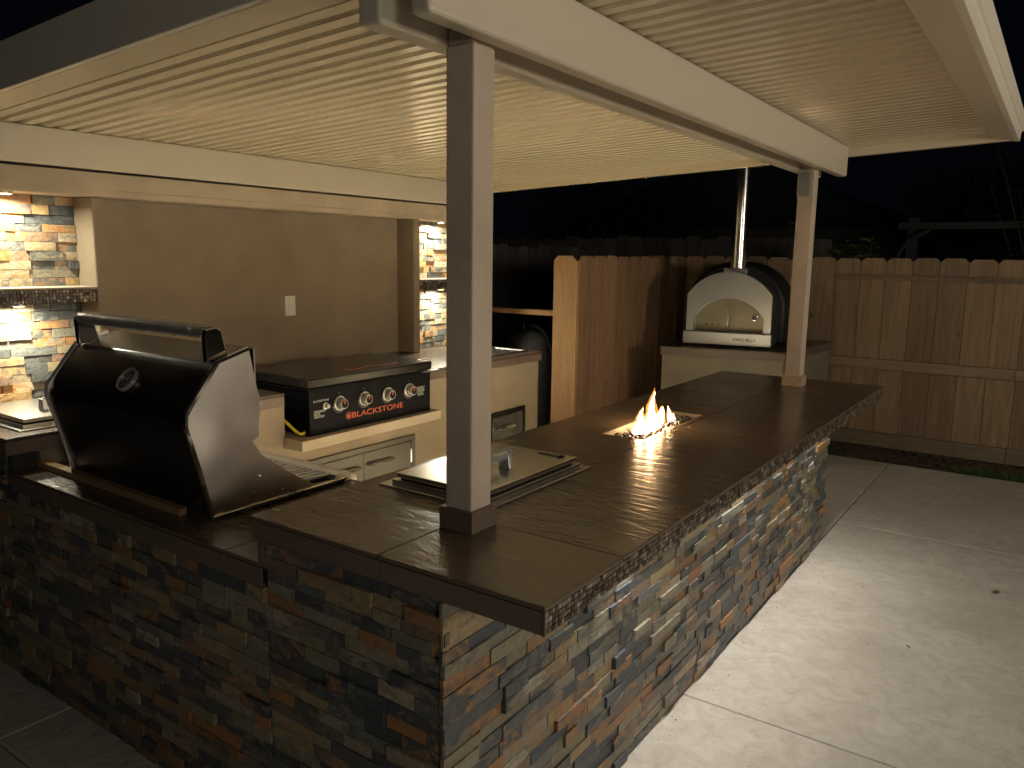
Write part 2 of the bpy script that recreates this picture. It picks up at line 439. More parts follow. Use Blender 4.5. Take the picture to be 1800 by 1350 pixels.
# ------------------------------------------------------------------ rough stones
def stone_mesh(i, mat):
    r = random.Random(100 + i); nx, nz = 5, 3
    vs, fs = [], []
    slope = r.uniform(-.10, .10); sl2 = r.uniform(-.06, .06)
    for a in range(nx + 1):
        for b in range(nz + 1):
            u, v = a / nx - .5, b / nz - .5
            ju = 0 if a in (0, nx) else r.uniform(-.05, .05)
            jv = 0
            eu = r.uniform(-.012, .0) if a == 0 else (r.uniform(0, .012) if a == nx else 0)
            ev = r.uniform(-.025, .008) if b == 0 else (r.uniform(-.008, .025) if b == nz else 0)
            d = .93 + slope * u + sl2 * v + r.uniform(-.035, .035)
            if a in (0, nx) or b in (0, nz): d -= r.uniform(0, .015)
            vs.append((u + ju - eu, -d, v + jv - ev))
    F = lambda a, b: a * (nz + 1) + b
    for a in range(nx):
        for b in range(nz): fs.append((F(a, b), F(a + 1, b), F(a + 1, b + 1), F(a, b + 1)))
    rim = [F(a, 0) for a in range(nx)] + [F(nx, b) for b in range(nz)] + [F(a, nz) for a in range(nx, 0, -1)] + [F(0, b) for b in range(nz, 0, -1)]
    k = len(vs)
    for q in rim: vs.append((vs[q][0], 0.0, vs[q][2]))
    n = len(rim)
    for j in range(n): fs.append((rim[j], k + j, k + (j + 1) % n, rim[(j + 1) % n]))
    mb = MB(); mb.add(vs, fs)
    return mb.mesh('stone', mat)
STONES = [stone_mesh(i, 'slate_stone') for i in range(16)]
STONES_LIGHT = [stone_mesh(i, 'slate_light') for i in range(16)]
STONE_RAW = [([v.co.copy() for v in m.vertices], [tuple(p.vertices) for p in m.polygons]) for m in STONES]

def stone_field(u0, u1, z0, z1, row, place, seed, lmin=.06, lmax=.23, dmin=.006, dmax=.019, ej=0.0):
    """rows of ledger stones; place(u, z, length, height, depth) -> 4x4 matrix"""
    r = random.Random(seed); out = []; z = z0; u00 = u0
    nrow = max(1, round((z1 - z0) / row)); hs = [r.uniform(.88, 1.12) for _ in range(nrow)]
    k = (z1 - z0) / sum(hs); panel = None
    for ri in range(nrow):
        h = hs[ri] * k; u = u0 + r.uniform(-ej, ej); ue = u1 + r.uniform(-ej, ej); first = True
        while u < ue - .004:
            L = r.choice([r.uniform(lmin, lmin + .08), r.uniform(.09, .16), r.uniform(.13, lmax)])
            if u + L > ue - .045: L = ue - u
            d = r.uniform(dmin, dmax)
            if r.random() < .12: d = dmax + .006
            out.append((place(u + L / 2, z + h / 2, max(.01, L - .0014), h - .0008, d), Vector((u + L / 2, 0, z + h / 2))))
            u += L
        z += h
    return out
def place_y(yplane):     # face looking to -Y
    return lambda u, z, L, h, d: Matrix.Translation((u, yplane, z)) @ Matrix.Diagonal((L, d, h, 1))
def place_x(xplane):     # face looking to +X
    return lambda u, z, L, h, d: Matrix.Translation((xplane, u, z)) @ Matrix.Rotation(PI / 2, 4, 'Z') @ Matrix.Diagonal((L, d, h, 1))
CAM = Vector((0.863, -1.374, 1.827))
def lay_stones(mats, parent, limit, seed, lib=None):
    lib = lib or STONES
    r = random.Random(seed)
    mats = sorted([m for m, _ in mats], key=lambda m: (m.translation - CAM).length)
    for m in mats[:limit]:
        flip = Matrix.Diagonal((r.choice((-1, 1)), 1, 1, 1)) if False else Matrix.Identity(4)
        add_child('stone', r.choice(lib), parent, m @ flip)
    if len(mats) > limit:
        mb = MB()
        for m in mats[limit:]:
            vs, fs = r.choice(STONE_RAW); mb.add([m @ v for v in vs], fs)
        o = mb.build('small_stones', 'slate_stone_island', parent); o['kind'] = 'stuff'

# ================================================================== GROUND
patio = thing('patio', (0, 0, 0), None, None); structure(patio)
yj = [-5.2, -3.4, -2.0, -.262, 1.587, 3.441, 4.359, 6.38]
xs_ = [-6.0, -2.262, -.284 + .0, 1.95, 4.2, 6.5]
for i in range(len(yj) - 1):
    y0, y1 = yj[i], yj[i + 1]
    cols = [-6.0, -2.26, .35, 3.0, 6.5] if y1 <= -.2 else [-6.0, -2.26, -.30, 3.1, 6.5]
    for j in range(len(cols) - 1):
        g = .003
        mb = MB(); mb.box(cols[j] + g, cols[j + 1] - g, y0 + g, y1 - g, -.10, 0)
        mb.build('concrete_slab', 'concrete', patio, bevel=.006, seg=2)
mb = MB(); mb.box(-6, 6.5, -5.2, 6.379, -.12, -.016); mb.build('joint_filler', 'grout', patio)
mb = MB(); n_ = 60
g0 = MB(); g0.add([(-120, -120, -.13), (120, -120, -.13), (120, 140, -.13), (-120, 140, -.13)], [(0, 1, 2, 3)])
structure(g0.build('ground', 'dirt'))
# planting strip of bare soil
nx, ny = 160, 16; vs_, fs_ = [], []
r = random.Random(5)
for i in range(nx + 1):
    for j in range(ny + 1):
        x = -6 + 12.4 * i / nx; y = 6.385 + .80 * j / ny
        z = -.035 + .02 * math.sin(x * 3 + j) * .5 + r.uniform(-.012, .016) + .015 * j / ny
        vs_.append((x, y, z))
for i in range(nx):
    for j in range(ny):
        a = i * (ny + 1) + j; fs_.append((a, a + ny + 1, a + ny + 2, a + 1))
structure(MB().add(vs_, fs_).build('soil_bed', 'dirt'))
# clods, grass, fallen leaves
mb = MB()
for k in range(500):
    x, y, s = r.uniform(-3, 3.5), r.uniform(6.4, 7.1), r.uniform(.006, .022)
    mb.lathe([(s * .5, -s * .3), (s, 0.1 * s), (s * .6, s * .6)], (x, y, -.02), 5)
tag(mb.build('soil_clods', 'dirt'), kind='stuff')
mb = MB()
for (cx, cy_, rr, n) in ((.55, 6.52, .20, 420), (-.93, 6.6, .16, 260), (.35, 6.5, .08, 90), (1.6, 6.6, .2, 200)):
    for k in range(n):
        a = r.uniform(0, 2 * PI); q = rr * math.sqrt(r.random()); x = cx + q * 1.6 * math.cos(a); y = cy_ + q * .6 * math.sin(a)
        h = r.uniform(.03, .085); t = r.uniform(0, 2 * PI); ww = .0035; lx, ly = math.cos(t) * h * .6, math.sin(t) * h * .6
        mb.add([(x - ww, y, -.03), (x + ww, y, -.03), (x + lx, y + ly, -.03 + h)], [(0, 1, 2)])
tag(mb.build('grass', 'grass_blade'), kind='stuff')
def leaf_on(x, y, s, rz, label):
    mb = MB(); mb.add([(-s, 0, .001), (-.3 * s, .4 * s, .004), (.5 * s, .35 * s, .006), (s, 0, .002), (.4 * s, -.4 * s, .003), (-.4 * s, -.35 * s, .005)], [(0, 1, 2, 3, 4, 5)])
    o = mb.build('fallen_leaf', 'leaf_litter'); o.location = (x, y, .002); o.rotation_euler = (0, 0, rz)
    tag(o, label, 'leaf')
leaf_on(.13, .42, .02, .4, 'small brown dry leaf lying on the pale concrete near the bar')
leaf_on(.72, 3.62, .035, 1.2, 'dark curled leaf scrap on the concrete halfway to the fence')
leaf_on(.42, 2.62, .016, 2.2, 'tiny leaf scrap on the pale concrete beside the middle of the bar')
mb = MB(); rg = random.Random(3)
for k in range(170):
    x = rg.choice((rg.uniform(-.28, -.18), rg.uniform(-.25, 2.6))); y = rg.uniform(-.6, 6.2); q = rg.uniform(.0012, .0045)
    mb.lathe([(q * .6, 0), (q, q * .4), (q * .4, q * .8)], (x, y, .0005), 5)
tag(mb.build('grit', 'leaf_litter'), kind='stuff')

# ================================================================== BAR COUNTER
BAR = thing('bar_counter', (-.55, 1.95, 0), 'long raised bar clad in slate ledger stone with brown tile top and fire trough', 'bar counter')
ZB = 1.07
wallc = MB(); wallc.box(-1.0, -.300, .022, 3.854, 0, .998); wallc.build('wall_core', 'wall_core', BAR)
mats = stone_field(.0, 3.86, .004, .995, .0415, place_x(-.3015), 1, lmin=.07, lmax=.29, dmin=.007, dmax=.0175, ej=.006) + stone_field(-.978, -.292, .004, .995, .0415, place_y(.0235), 2, lmin=.07, lmax=.27, dmin=.012, dmax=.020, ej=.006)
lay_stones(mats, BAR, 300, 3)
mb = MB(); mb.box(-1.012, -1.0005, .02, 3.85, 0, .998); mb.build('stucco_back', 'stucco_wall', BAR)
mb = MB(); mb.box(-1.0, -.30, 3.8545, 3.866, 0, .998); mb.build('end_wall', 'stucco_wall', BAR)
# substrate under the tiles with the fire trough left open
mb = MB()
for b_ in ((-1.018, -.745, .004, 3.870), (-.53, -.0035, .004, 3.870), (-.745, -.53, .004, 1.595), (-.745, -.53, 2.285, 3.870)):
    mb.box(b_[0], b_[1], b_[2], b_[3], 1.0, 1.0575)
mb.build('counter_core', 'dark_grout', BAR)
FX0, FX1, FY0, FY1 = -.735, -.535, 1.60, 2.283
ys_ = [0, .367, .895, 1.425, 1.949, 2.482, 3.01, 3.54, 3.874]
g = .0022
for i in range(8):
    y0, y1 = ys_[i] + (g if i else -.004), ys_[i + 1] - (g if i < 7 else 0)
    mb = MB(); mb.box(-.508 + g, .004, y0, y1, 1.0585, ZB); mb.build('counter_tile', 'counter_tile', BAR, bevel=.0022)
    mb = MB()
    if y1 < FY0 or y0 > FY1: mb.box(-1.022, -.508 - g, y0, y1, 1.0585, ZB)
    else:
        ya, yb = max(y0, FY0), min(y1, FY1)
        mb.box(-1.022, FX0, y0, y1, 1.0585, ZB); mb.box(FX1, -.508 - g, y0, y1, 1.0585, ZB)
        if y0 < FY0: mb.box(FX0, FX1, y0, FY0, 1.0585, ZB)
        if y1 > FY1: mb.box(FX0, FX1, FY1, y1, 1.0585, ZB)
    mb.build('counter_tile', 'counter_tile', BAR)
# end edge tiles
for (a, b) in ((-1.0212, -.508 - .0015), (-.508 + .0015, .0025)):
    mb = MB(); mb.box(a, b, -.0015, .0035, 1.0, 1.0545); mb.build('edge_tile', 'edge_tile', BAR, bevel=.001)
mb = MB(); mb.box(-1.021, -1.0185, .0, 3.87, 1.0, 1.0545); mb.build('edge_tile', 'edge_tile', BAR)
mb = MB(); mb.box(-1.02, 0, 3.871, 3.876, 1.0, 1.0545); mb.build('edge_tile', 'edge_tile', BAR)
mb = MB(); mb.box(-1.0005, -.9785, .001, .0215, .9315, .9985); mb.build('edge_tile', 'edge_tile', BAR)
# mosaic strip on the long edge
def mosaic_strip(axisplane, u0, u1, z0, z1, rows, parent, seed):
    r = random.Random(seed); p = (z1 - z0) / rows; mb = MB(); n = int((u1 - u0) / p)
    for i in range(n):
        for j in range(rows):
            u = u0 + i * p; z = z0 + j * p; e = p * .09; d = r.uniform(.0028, .0042)
            mb.box(axisplane, axisplane + d, u + e, u + p - e, z + e, z + p - e)
    o = mb.build('mosaic_tiles', 'mosaic', parent); o['kind'] = 'stuff'
mb = MB(); mb.box(-.0034, -.0012, .0, 3.87, 1.0, 1.0575); mb.build('mosaic_grout', 'grout', BAR)
mosaic_strip(-.0012, .0, 3.87, 1.001, 1.0565, 4, BAR, 4)
mb = MB(); mb.box(-.003, .0035, -.004, -.0018, 1.0, 1.058); mb.build('corner_trim', 'cedar_light' if False else 'edge_tile', BAR)

# fire trough
PIT = thing('fire_trough', (-.635, 1.94, 1.0), 'lit rectangular gas fire trough let into the brown tile bar top', 'fire pit')
mb = MB(); t_ = .006
mb.box(FX0 - .0005, FX0 + t_, FY0, FY1, .96, 1.0695).box(FX1 - t_, FX1 + .0005, FY0, FY1, .96, 1.0695)
mb.box(FX0 + t_, FX1 - t_, FY0 - .0005, FY0 + t_, .96, 1.0695).box(FX0 + t_, FX1 - t_, FY1 - t_, FY1 + .0005, .96, 1.0695)
mb.box(FX0, FX1, FY0, FY1, .952, .96); mb.build('tray', 'pit_wall', PIT)
rm = []
for i in range(6):
    rr_ = random.Random(i); mb = MB(); prof = []
    for k in range(6):
        a = PI * (k + .3) / 6; prof.append((math.sin(a) * rr_.uniform(.85, 1.1), -math.cos(a) * rr_.uniform(.6, .8)))
    mb.lathe(prof, (0, 0, 0), 9); mb.v = [(x * rr_.uniform(.93, 1.07), y * rr_.uniform(.93, 1.07), z * rr_.uniform(.95, 1.05)) for x, y, z in mb.v]
    me = mb.mesh('lava_rock', 'lava_rock'); rm.append(me)
    for p in me.polygons: p.use_smooth = True
r = random.Random(21); spots = []
tries = 0
while len(spots) < 190 and tries < 6000:
    tries += 1
    x, y = r.uniform(FX0 + .018, FX1 - .018), r.uniform(FY0 + .018, FY1 - .018); s = r.uniform(.010, .0195); lay = r.choice((0, 1))
    if all((x - a) ** 2 + (y - b) ** 2 > (.72 * (s + q)) ** 2 or lay != l for a, b, q, l in spots): spots.append((x, y, s, lay))
for x, y, s, l in spots:
    add_child('lava_rock', r.choice(rm), PIT, Matrix.Translation((x, y, 1.022 + l * .022)) @ Euler((r.uniform(0, 6), r.uniform(0, 6), r.uniform(0, 6))).to_matrix().to_4x4() @ Matrix.Diagonal((s, s, s * .85, 1)))
def flame(x, y, z0, h, rad, lean, wob, seed, flat=.6):
    mb = MB(); n, m = 14, 18; rr_ = random.Random(seed); base = 0; vs, fs = [], []
    for i in range(m + 1):
        t = i / m
        rr = rad * (math.sin(PI * min(1, t * 1.25 + .12)) ** .8 if t < .45 else 1.0 * (1 - (t - .45) / .55) ** 1.15 * 1.0) * (1 if t < .45 else .985)
        rr = max(rr, .0008)
        oy = lean * h * t * t + wob * math.sin(t * 5.2 + seed) * t; ox = wob * .4 * math.cos(t * 4.1 + seed) * t
        for k in range(n):
            a = 2 * PI * k / n; q = rr * (1 + .16 * math.sin(3 * a + seed + 9 * t) + .10 * math.sin(5 * a - 13 * t + seed))
            vs.append((x + ox + q * flat * math.cos(a), y + oy + q * math.sin(a), z0 + h * t))
    for i in range(m):
        for k in range(n): fs.append((i * n + k, i * n + (k + 1) % n, (i + 1) * n + (k + 1) % n, (i + 1) * n + k))
    mb.add(vs, fs); o = mb.build('flame', 'flame', PIT, smooth='all'); return o
for a in ((-.640, 1.795, 1.045, .118, .022, .16, .012, 1), (-.622, 1.830, 1.04, .085, .014, -.15, .008, 5), (-.655, 1.765, 1.045, .050, .012, .2, .006, 9),
          (-.640, 1.922, 1.040, .185, .022, -.10, .018, 2), (-.628, 1.958, 1.04, .105, .020, .12, .010, 3), (-.650, 1.895, 1.04, .085, .016, -.05, .008, 11), (-.645, 1.985, 1.04, .070, .013, .05, .006, 12),
          (-.640, 2.022, 1.045, .092, .011, .04, .008, 4), (-.640, 2.110, 1.05, .080, .010, -.08, .008, 6), (-.630, 2.135, 1.05, .040, .009, .1, .005, 7), (-.622, 1.865, 1.045, .045, .010, .1, .004, 13)):
    flame(*a)
    x, y, z0, h, rad, lean, wob, sd = a
    fo = flame(x, y, z0 - .004, h * 1.13, rad * 1.75, lean, wob, sd, .75); fo.name = 'flame_glow'
    fo.data.materials.clear(); fo.data.materials.append(M['flame_glow'])

# ================================================================== GRILL COUNTER
GC = thing('grill_counter', (-1.8, .4, 0), 'lower L-leg counter in slate ledger stone under the black lid grill', 'counter')
ZG = .93
mb = MB(); mb.box(-3.40, -1.0005, .022, .765, 0, .855); mb.build('wall_core', 'wall_core', GC)
mb = MB(); mb.box(-3.40, -2.62, .0225, .12, .8551, .998); mb.build('wall_core', 'wall_core', GC)
mats = stone_field(-2.66, -.980, .004, .853, .0415, place_y(.0235), 8, lmin=.07, lmax=.27, dmin=.012, dmax=.020)
lay_stones(mats, GC, 300, 9)
mats2 = stone_field(-3.4, -2.664, .004, .995, .0415, place_y(.0235), 18)
lay_stones(mats2, GC, 100, 19)
mb = MB(); mb.box(-2.6, -1.0005, .7655, .777, 0, .855); mb.build('stucco_back', 'stucco_wall', GC)
mb = MB(); mb.box(-2.60, -1.0005, .004, .775, .856, .9175); mb.build('counter_core', 'dark_grout', GC)
gx = [-2.602, -2.22, -1.69, -1.16, -.9825]
for i in range(4):
    for (a, b) in ((-.002, .26), (.26, .780)):
        mb = MB(); mb.box(gx[i] + g * .8, gx[i + 1] - g * .8, a + (g if a > 0 else 0), b - g, .9185, ZG); mb.build('counter_tile', 'counter_tile', GC, bevel=.002)
for i in range(4):
    mb = MB(); mb.box(gx[i] + .0015, gx[i + 1] - .0015, -.0015, .0035, .856, .9155); mb.build('edge_tile', 'edge_tile', GC, bevel=.001)

# ================================================================== BACK COUNTER
BC = thing('back_counter', (-3.0, 2.0, 0), 'stucco back counter with brown tile top, griddle bay and steel doors', 'counter')
XB = -2.59
def bbox(name, mat, *b, bevel=0.0, parent=BC):
    mb = MB(); mb.box(*b); return mb.build(name, mat, parent, bevel=bevel)
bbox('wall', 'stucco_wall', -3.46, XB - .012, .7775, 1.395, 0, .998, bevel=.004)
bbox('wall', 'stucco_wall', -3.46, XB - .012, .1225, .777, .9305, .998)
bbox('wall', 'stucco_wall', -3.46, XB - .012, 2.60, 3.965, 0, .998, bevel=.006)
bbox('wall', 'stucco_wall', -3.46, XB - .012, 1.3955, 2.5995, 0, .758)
bbox('griddle_shelf', 'stucco_header', -3.46, -2.450, 1.384, 2.552, .7585, .818, bevel=.004)
for (a, b) in ((-.01, 1.386), (2.608, 3.990)):
    bbox('counter_core', 'dark_grout', -3.46, XB - .004, a + .006, b - .006, .9985, 1.0575)
def split_tiles(a, b, step):
    ys = [a]
    while ys[-1] + step < b - .1: ys.append(ys[-1] + step)
    ys.append(b); return ys
for (a, b) in ((-.012, 1.388), (2.606, 3.992)):
    ys = split_tiles(a, b, .53)
    for i in range(len(ys) - 1):
        for (x0, x1) in ((-3.0 + g, XB + .002), (-3.46, -3.0 - g)):
            mb = MB(); mb.box(x0, x1, ys[i] + (g if i else 0), ys[i + 1] - (g if i < len(ys) - 2 else 0), 1.0585, ZB); mb.build('counter_tile', 'counter_tile', BC, bevel=.002)
        mb = MB(); mb.box(XB - .0035, XB + .0, ys[i] + .0015, ys[i + 1] - .0015, .9985, 1.0545); mb.build('edge_tile', 'edge_tile', BC, bevel=.001)
mb = MB(); mb.box(-3.46, XB - .004, -.0115, -.0045, .9985, 1.0545); mb.build('edge_tile', 'edge_tile', BC)
mb = MB(); mb.box(-3.46, XB - .004, 3.9845, 3.9905, .9985, 1.0545); mb.build('edge_tile', 'edge_tile', BC)
mb = MB(); mb.box(-3.45, XB - .004, 1.3805, 1.3865, .9985, 1.0545); mb.build('edge_tile', 'edge_tile', BC)
# steel double doors
XW = XB - .012
def frame_ring(mb, x0, x1, y0, y1, z0, z1, t):
    mb.box(x0, x1, y0, y1, z1 - t, z1).box(x0, x1, y0, y1, z0, z0 + t).box(x0, x1, y0, y0 + t, z0 + t, z1 - t).box(x0, x1, y1 - t, y1, z0 + t, z1 - t)
def bar_handle(parent, x, y0, y1, z, so=.03, rad=.006, mat='chrome', film=True):
    mb = MB(); pts = [(x, y0, z), (x + so * .8, y0 + .004, z), (x + so, y0 + .018, z), (x + so, y1 - .018, z), (x + so * .8, y1 - .004, z), (x, y1, z)]
    mb.tube(pts, rad, 8); h = mb.build('handle', mat, parent, smooth=True)
    if film:
        mb = MB(); n = 9
        mb.tube([(x + so + r.uniform(-.002, .002), y0 + .02 + (y1 - y0 - .04) * k / n, z + r.uniform(-.002, .002)) for k in range(n + 1)], [rad * r.uniform(1.25, 2.0) for k in range(n + 1)], 7)
        mb.build('plastic_wrap', 'plastic_film', parent)
    return h
DD = thing('access_doors', (XW, 2.0, .1), 'pair of brushed steel cabinet doors below the griddle shelf', 'cabinet doors')
mb = MB(); frame_ring(mb, XW, XW + .012, 1.555, 2.452, .12, .652, .035); mb.build('frame', 'dull_steel', DD, bevel=.002)
for (a, b, h0, h1) in ((1.592, 1.977, 1.78, 1.94), (1.981, 2.415, 2.02, 2.24)):
    d = MB().box(XW + .001, XW + .009, a, b, .157, .613).build('door', 'dull_steel', DD, bevel=.002)
    bar_handle(DD, XW + .009, h0, h1, .53, .028, .006)
mb = MB()
mb.box(XW + .009, XW + .016, 2.402, 2.413, .47, .56); mb.build('hinge', 'chrome', DD)
DR = thing('drawer_unit', (XW, 3.5, .1), 'brushed steel drawer front below the sink counter', 'drawer')
mb = MB(); frame_ring(mb, XW, XW + .014, 3.285, 3.762, .1, .652, .035); mb.build('frame', 'dull_steel', DR, bevel=.002)
for (a, b) in ((.137, .33), (.335, .613)):
    MB().box(XW + .001, XW + .010, 3.322, 3.726, a, b).build('drawer_front', 'brushed_steel_y', DR, bevel=.002)
    bar_handle(DR, XW + .010, 3.36, 3.60, (a + b) / 2 + .05, .028, .006)
# sink
SK = thing('drop_in_sink', (-2.85, 3.66, ZB), 'bright stainless drop-in sink at the far end of the back counter', 'sink')
mb = MB(); x0, x1, y0, y1 = -3.03, -2.675, 3.41, 3.94
mb.box(x0, x1, y0, y0 + .03, ZB + .0005, ZB + .009).box(x0, x1, y1 - .03, y1, ZB + .0005, ZB + .009).box(x0, x0 + .03, y0 + .03, y1 - .03, ZB + .0005, ZB + .009).box(x1 - .03, x1, y0 + .03, y1 - .03, ZB + .0005, ZB + .009)
mb.build('rim', 'brushed_steel_y', SK, bevel=.004)
mb = MB(); mb.box(x0 + .03, x1 - .03, y0 + .03, y1 - .03, ZB + .0005, ZB + .004); mb.build('cover', 'brushed_steel_y', SK)

# ================================================================== drop-in coolers / side burner lids
def lid_unit(name, label, cat, x0, x1, y0, y1, mat, hy0, hy1, hx, film=True):
    T = thing(name, ((x0 + x1) / 2, (y0 + y1) / 2, ZB), label, cat)
    mb = MB(); mb.box(x0 - .045, x1 + .040, y0 - .035, y1 + .04, ZB + .0005, ZB + .0065); mb.build('flange', mat, T, bevel=.002)
    mb = MB(); mb.box(x0 - .012, x1 + .012, y0 - .008, y1 + .008, ZB + .0066, ZB + .021); mb.build('body', mat, T, bevel=.002)
    mb = MB(); mb.box(x0 + .012, x1 - .012, y0 + .012, y1 - .012, ZB + .0211, ZB + .0264); mb.build('gasket', 'black_rubber', T)
    mb = MB(); mb.box(x0, x1, y0, y1, ZB + .0265, ZB + .044); L = mb.build('lid', mat, T, bevel=.0035)
    zt = ZB + .044
    for yb in (hy0, hy1):
        mb = MB(); s = 1 if yb == hy1 else -1
        mb.prism([(hx - .026, zt), (hx + .026, zt), (hx + .016, zt + .052), (hx - .016, zt + .052)], 1, yb - .012, yb + .012)
        mb.build('handle_bracket', 'silver', L, bevel=.004)
    mb = MB(); mb.tube([(hx, hy0 - .004, zt + .044), (hx, hy1 + .004, zt + .044)], .0125, 12); mb.build('handle', 'silver', L, smooth=True)
    if film:
        mb = MB(); rr_ = random.Random(3); n = 16
        pts = [(hx + rr_.uniform(-.003, .003), hy0 + (hy1 - hy0 + .02) * k / n, zt + .044 + rr_.uniform(-.003, .004)) for k in range(n + 1)]
        mb.tube(pts, [.0155 * rr_.uniform(.95, 1.35) for _ in pts], 9); mb.build('plastic_wrap', 'plastic_film', L)
    return T, L
T1, L1 = lid_unit('drop_in_cooler', 'low stainless drop-in lid with wrapped handle beside the near post on the bar', 'cooler', -.90, -.527, .482, 1.035, 'lid_steel', .50, .755, -.645)
mb = MB(); mb.box(-.665, -.575, .985, .997, ZB + .0441, ZB + .0475); mb.build('latch', 'dark_metal', L1)
mb = MB(); mb.box(-.575, -.560, .978, 1.004, ZB + .0441, ZB + .0485); mb.build('latch_tab', 'chrome', L1)
T2, L2 = lid_unit('side_burner', 'low stainless lid at the left end of the back counter below lit stone', 'side burner', -3.20, -2.715, .115, .66, 'lid_steel', .27, .50, -2.875)

# ================================================================== GRILL
GR = thing('grill', (-1.88, .4, ZG), 'large built-in grill with black hood and steel sides, set on a wood strip', 'grill')
gx0, gx1 = -2.335, -1.432
side = [(.133, .945), (.098, 1.10), (.052, 1.265), (.056, 1.31), (.183, 1.472), (.307, 1.508), (.336, 1.36), (.346, 1.325), (.338, 1.19), (.310, 1.175), (.346, 1.119), (.421, 1.062), (.575, .957), (.600, .9545), (.69, .951), (.69, .9455)]
for k, (a, b) in enumerate(((gx1, gx1 + .012), (gx0 - .012, gx0))):
    mb = MB(); mb.prism(side, 0, a, b); mb.build('side_plate', 'grill_side', GR) if 'grill_side' in M else mb.build('side_plate', 'brushed_steel_z', GR, bevel=.0015)
# chrome front rim following the plate outline
rim = [(.133, .945), (.098, 1.10), (.052, 1.265), (.056, 1.31), (.183, 1.472), (.307, 1.508)]
def thick_strip(mb, poly, x0, x1, t):
    # closed strip of thickness t inward (+y / -z)
    n = len(poly); inner = []
    for i, (y, z) in enumerate(poly):
        a = Vector(poly[max(i - 1, 0)]); b = Vector(poly[min(i + 1, n - 1)]); d = (b - a).normalized(); nr = Vector((d.y, -d.x))
        inner.append((y + nr.x * t, z + nr.y * t))
    for i in range(n - 1):
        q = [poly[i], poly[i + 1], inner[i + 1], inner[i]]
        mb.add([(x0, *p) for p in q] + [(x1, *p) for p in q], [(0, 1, 2, 3), (7, 6, 5, 4), (0, 4, 5, 1), (1, 5, 6, 2), (2, 6, 7, 3), (3, 7, 4, 0)])
for a in (gx1 + .0125, gx0 - .020):
    mb = MB(); thick_strip(mb, [(y - .004, z + .001) for y, z in rim], a, a + .0075, .011); mb.build('rim', 'chrome', GR)
# hood skin: smooth profile
def smoothp(poly, it=2):
    for _ in range(it):
        q = [poly[0]]
        for i in range(len(poly) - 1):
            a, b = Vector(poly[i]), Vector(poly[i + 1]); q += [tuple(a * .75 + b * .25), tuple(a * .25 + b * .75)]
        q.append(poly[-1]); poly = q
    return poly
hood = smoothp([(.139, .965), (.104, 1.10), (.060, 1.255), (.058, 1.30), (.105, 1.372), (.176, 1.456), (.196, 1.468), (.335, 1.503)])
mb = MB(); thick_strip(mb, hood, gx0 + .001, gx1 - .001, .004); hd = mb.build('hood', 'black_lid', GR, smooth=True)
mb = MB(); mb.box(gx0 + .002, gx1 - .002, .336, .342, 1.18, 1.50); mb.build('hood_back', 'brushed_steel_x', GR)
mb = MB(); mb.box(gx0 + .002, gx1 - .002, .137, .56, .946, .962); mb.build('fire_box', 'dark_metal', GR)
# thermometer
gc = Vector((-1.838, .106, 1.373)); ga = math.atan2(1.456 - 1.31, .176 - .058)
th = thing('thermometer', gc, None, None); th.parent = GR; th.matrix_parent_inverse = root_matrix(GR).inverted()
th.rotation_euler = (math.radians(90) - (PI / 2 - ga) , 0, 0)
def ring(mb, r0, r1, h0, h1, n=28):
    vs = []; 
    for (rr, h) in ((r0, h0), (r1, h0), (r1, h1), (r0, h1)):
        for k in range(n): vs.append((rr * math.cos(2 * PI * k / n), rr * math.sin(2 * PI * k / n), h))
    fs = []
    for q in range(4):
        for k in range(n): fs.append((q * n + k, q * n + (k + 1) % n, ((q + 1) % 4) * n + (k + 1) % n, ((q + 1) % 4) * n + k))
    mb.add(vs, fs)
mb = MB(); ring(mb, .040, .046, 0, .014); mb.build('bezel', 'silver', th, smooth=True, local=True)
mb = MB(); mb.lathe([(.0395, 0), (.0395, .006)], (0, 0, 0), 28); mb.build('dial', 'dark_face', th, local=True)
mb = MB(); ring(mb, .020, .0225, .0062, .0068); mb.prism([(-.003, -.004), (.003, -.004), (.0012, .016), (-.0012, .016)], 2, .0063, .0072); mb.build('dial_markings', 'white_print', th, local=True)
# handle with brackets, wrapped in film
hz, hy = 1.565, .185
for xx in (gx0 + .030, gx1 - .030):
    mb = MB(); mb.prism([(hy - .020, 1.462), (hy + .062, 1.478), (hy + .040, hz + .004), (hy + .018, hz + .018), (hy - .020, hz + .012), (hy - .026, hz - .010)], 0, xx - .013, xx + .013)
    mb.build('handle_bracket', 'chrome', GR, bevel=.006, seg=3)
mb = MB(); mb.tube([(gx0 + .02, hy, hz), (gx1 - .02, hy, hz)], .0195, 14); mb.build('handle', 'dark_metal', GR, smooth=True)
rr_ = random.Random(9); n = 60; mb = MB()
pts = [(gx0 + .035 + (gx1 - gx0 - .07) * k / n, hy + rr_.uniform(-.002, .002), hz + rr_.uniform(-.002, .003)) for k in range(n + 1)]
mb.tube(pts, [.0225 * rr_.uniform(.92, 1.2) for _ in pts], 9); mb.build('plastic_wrap', 'plastic_film', GR)
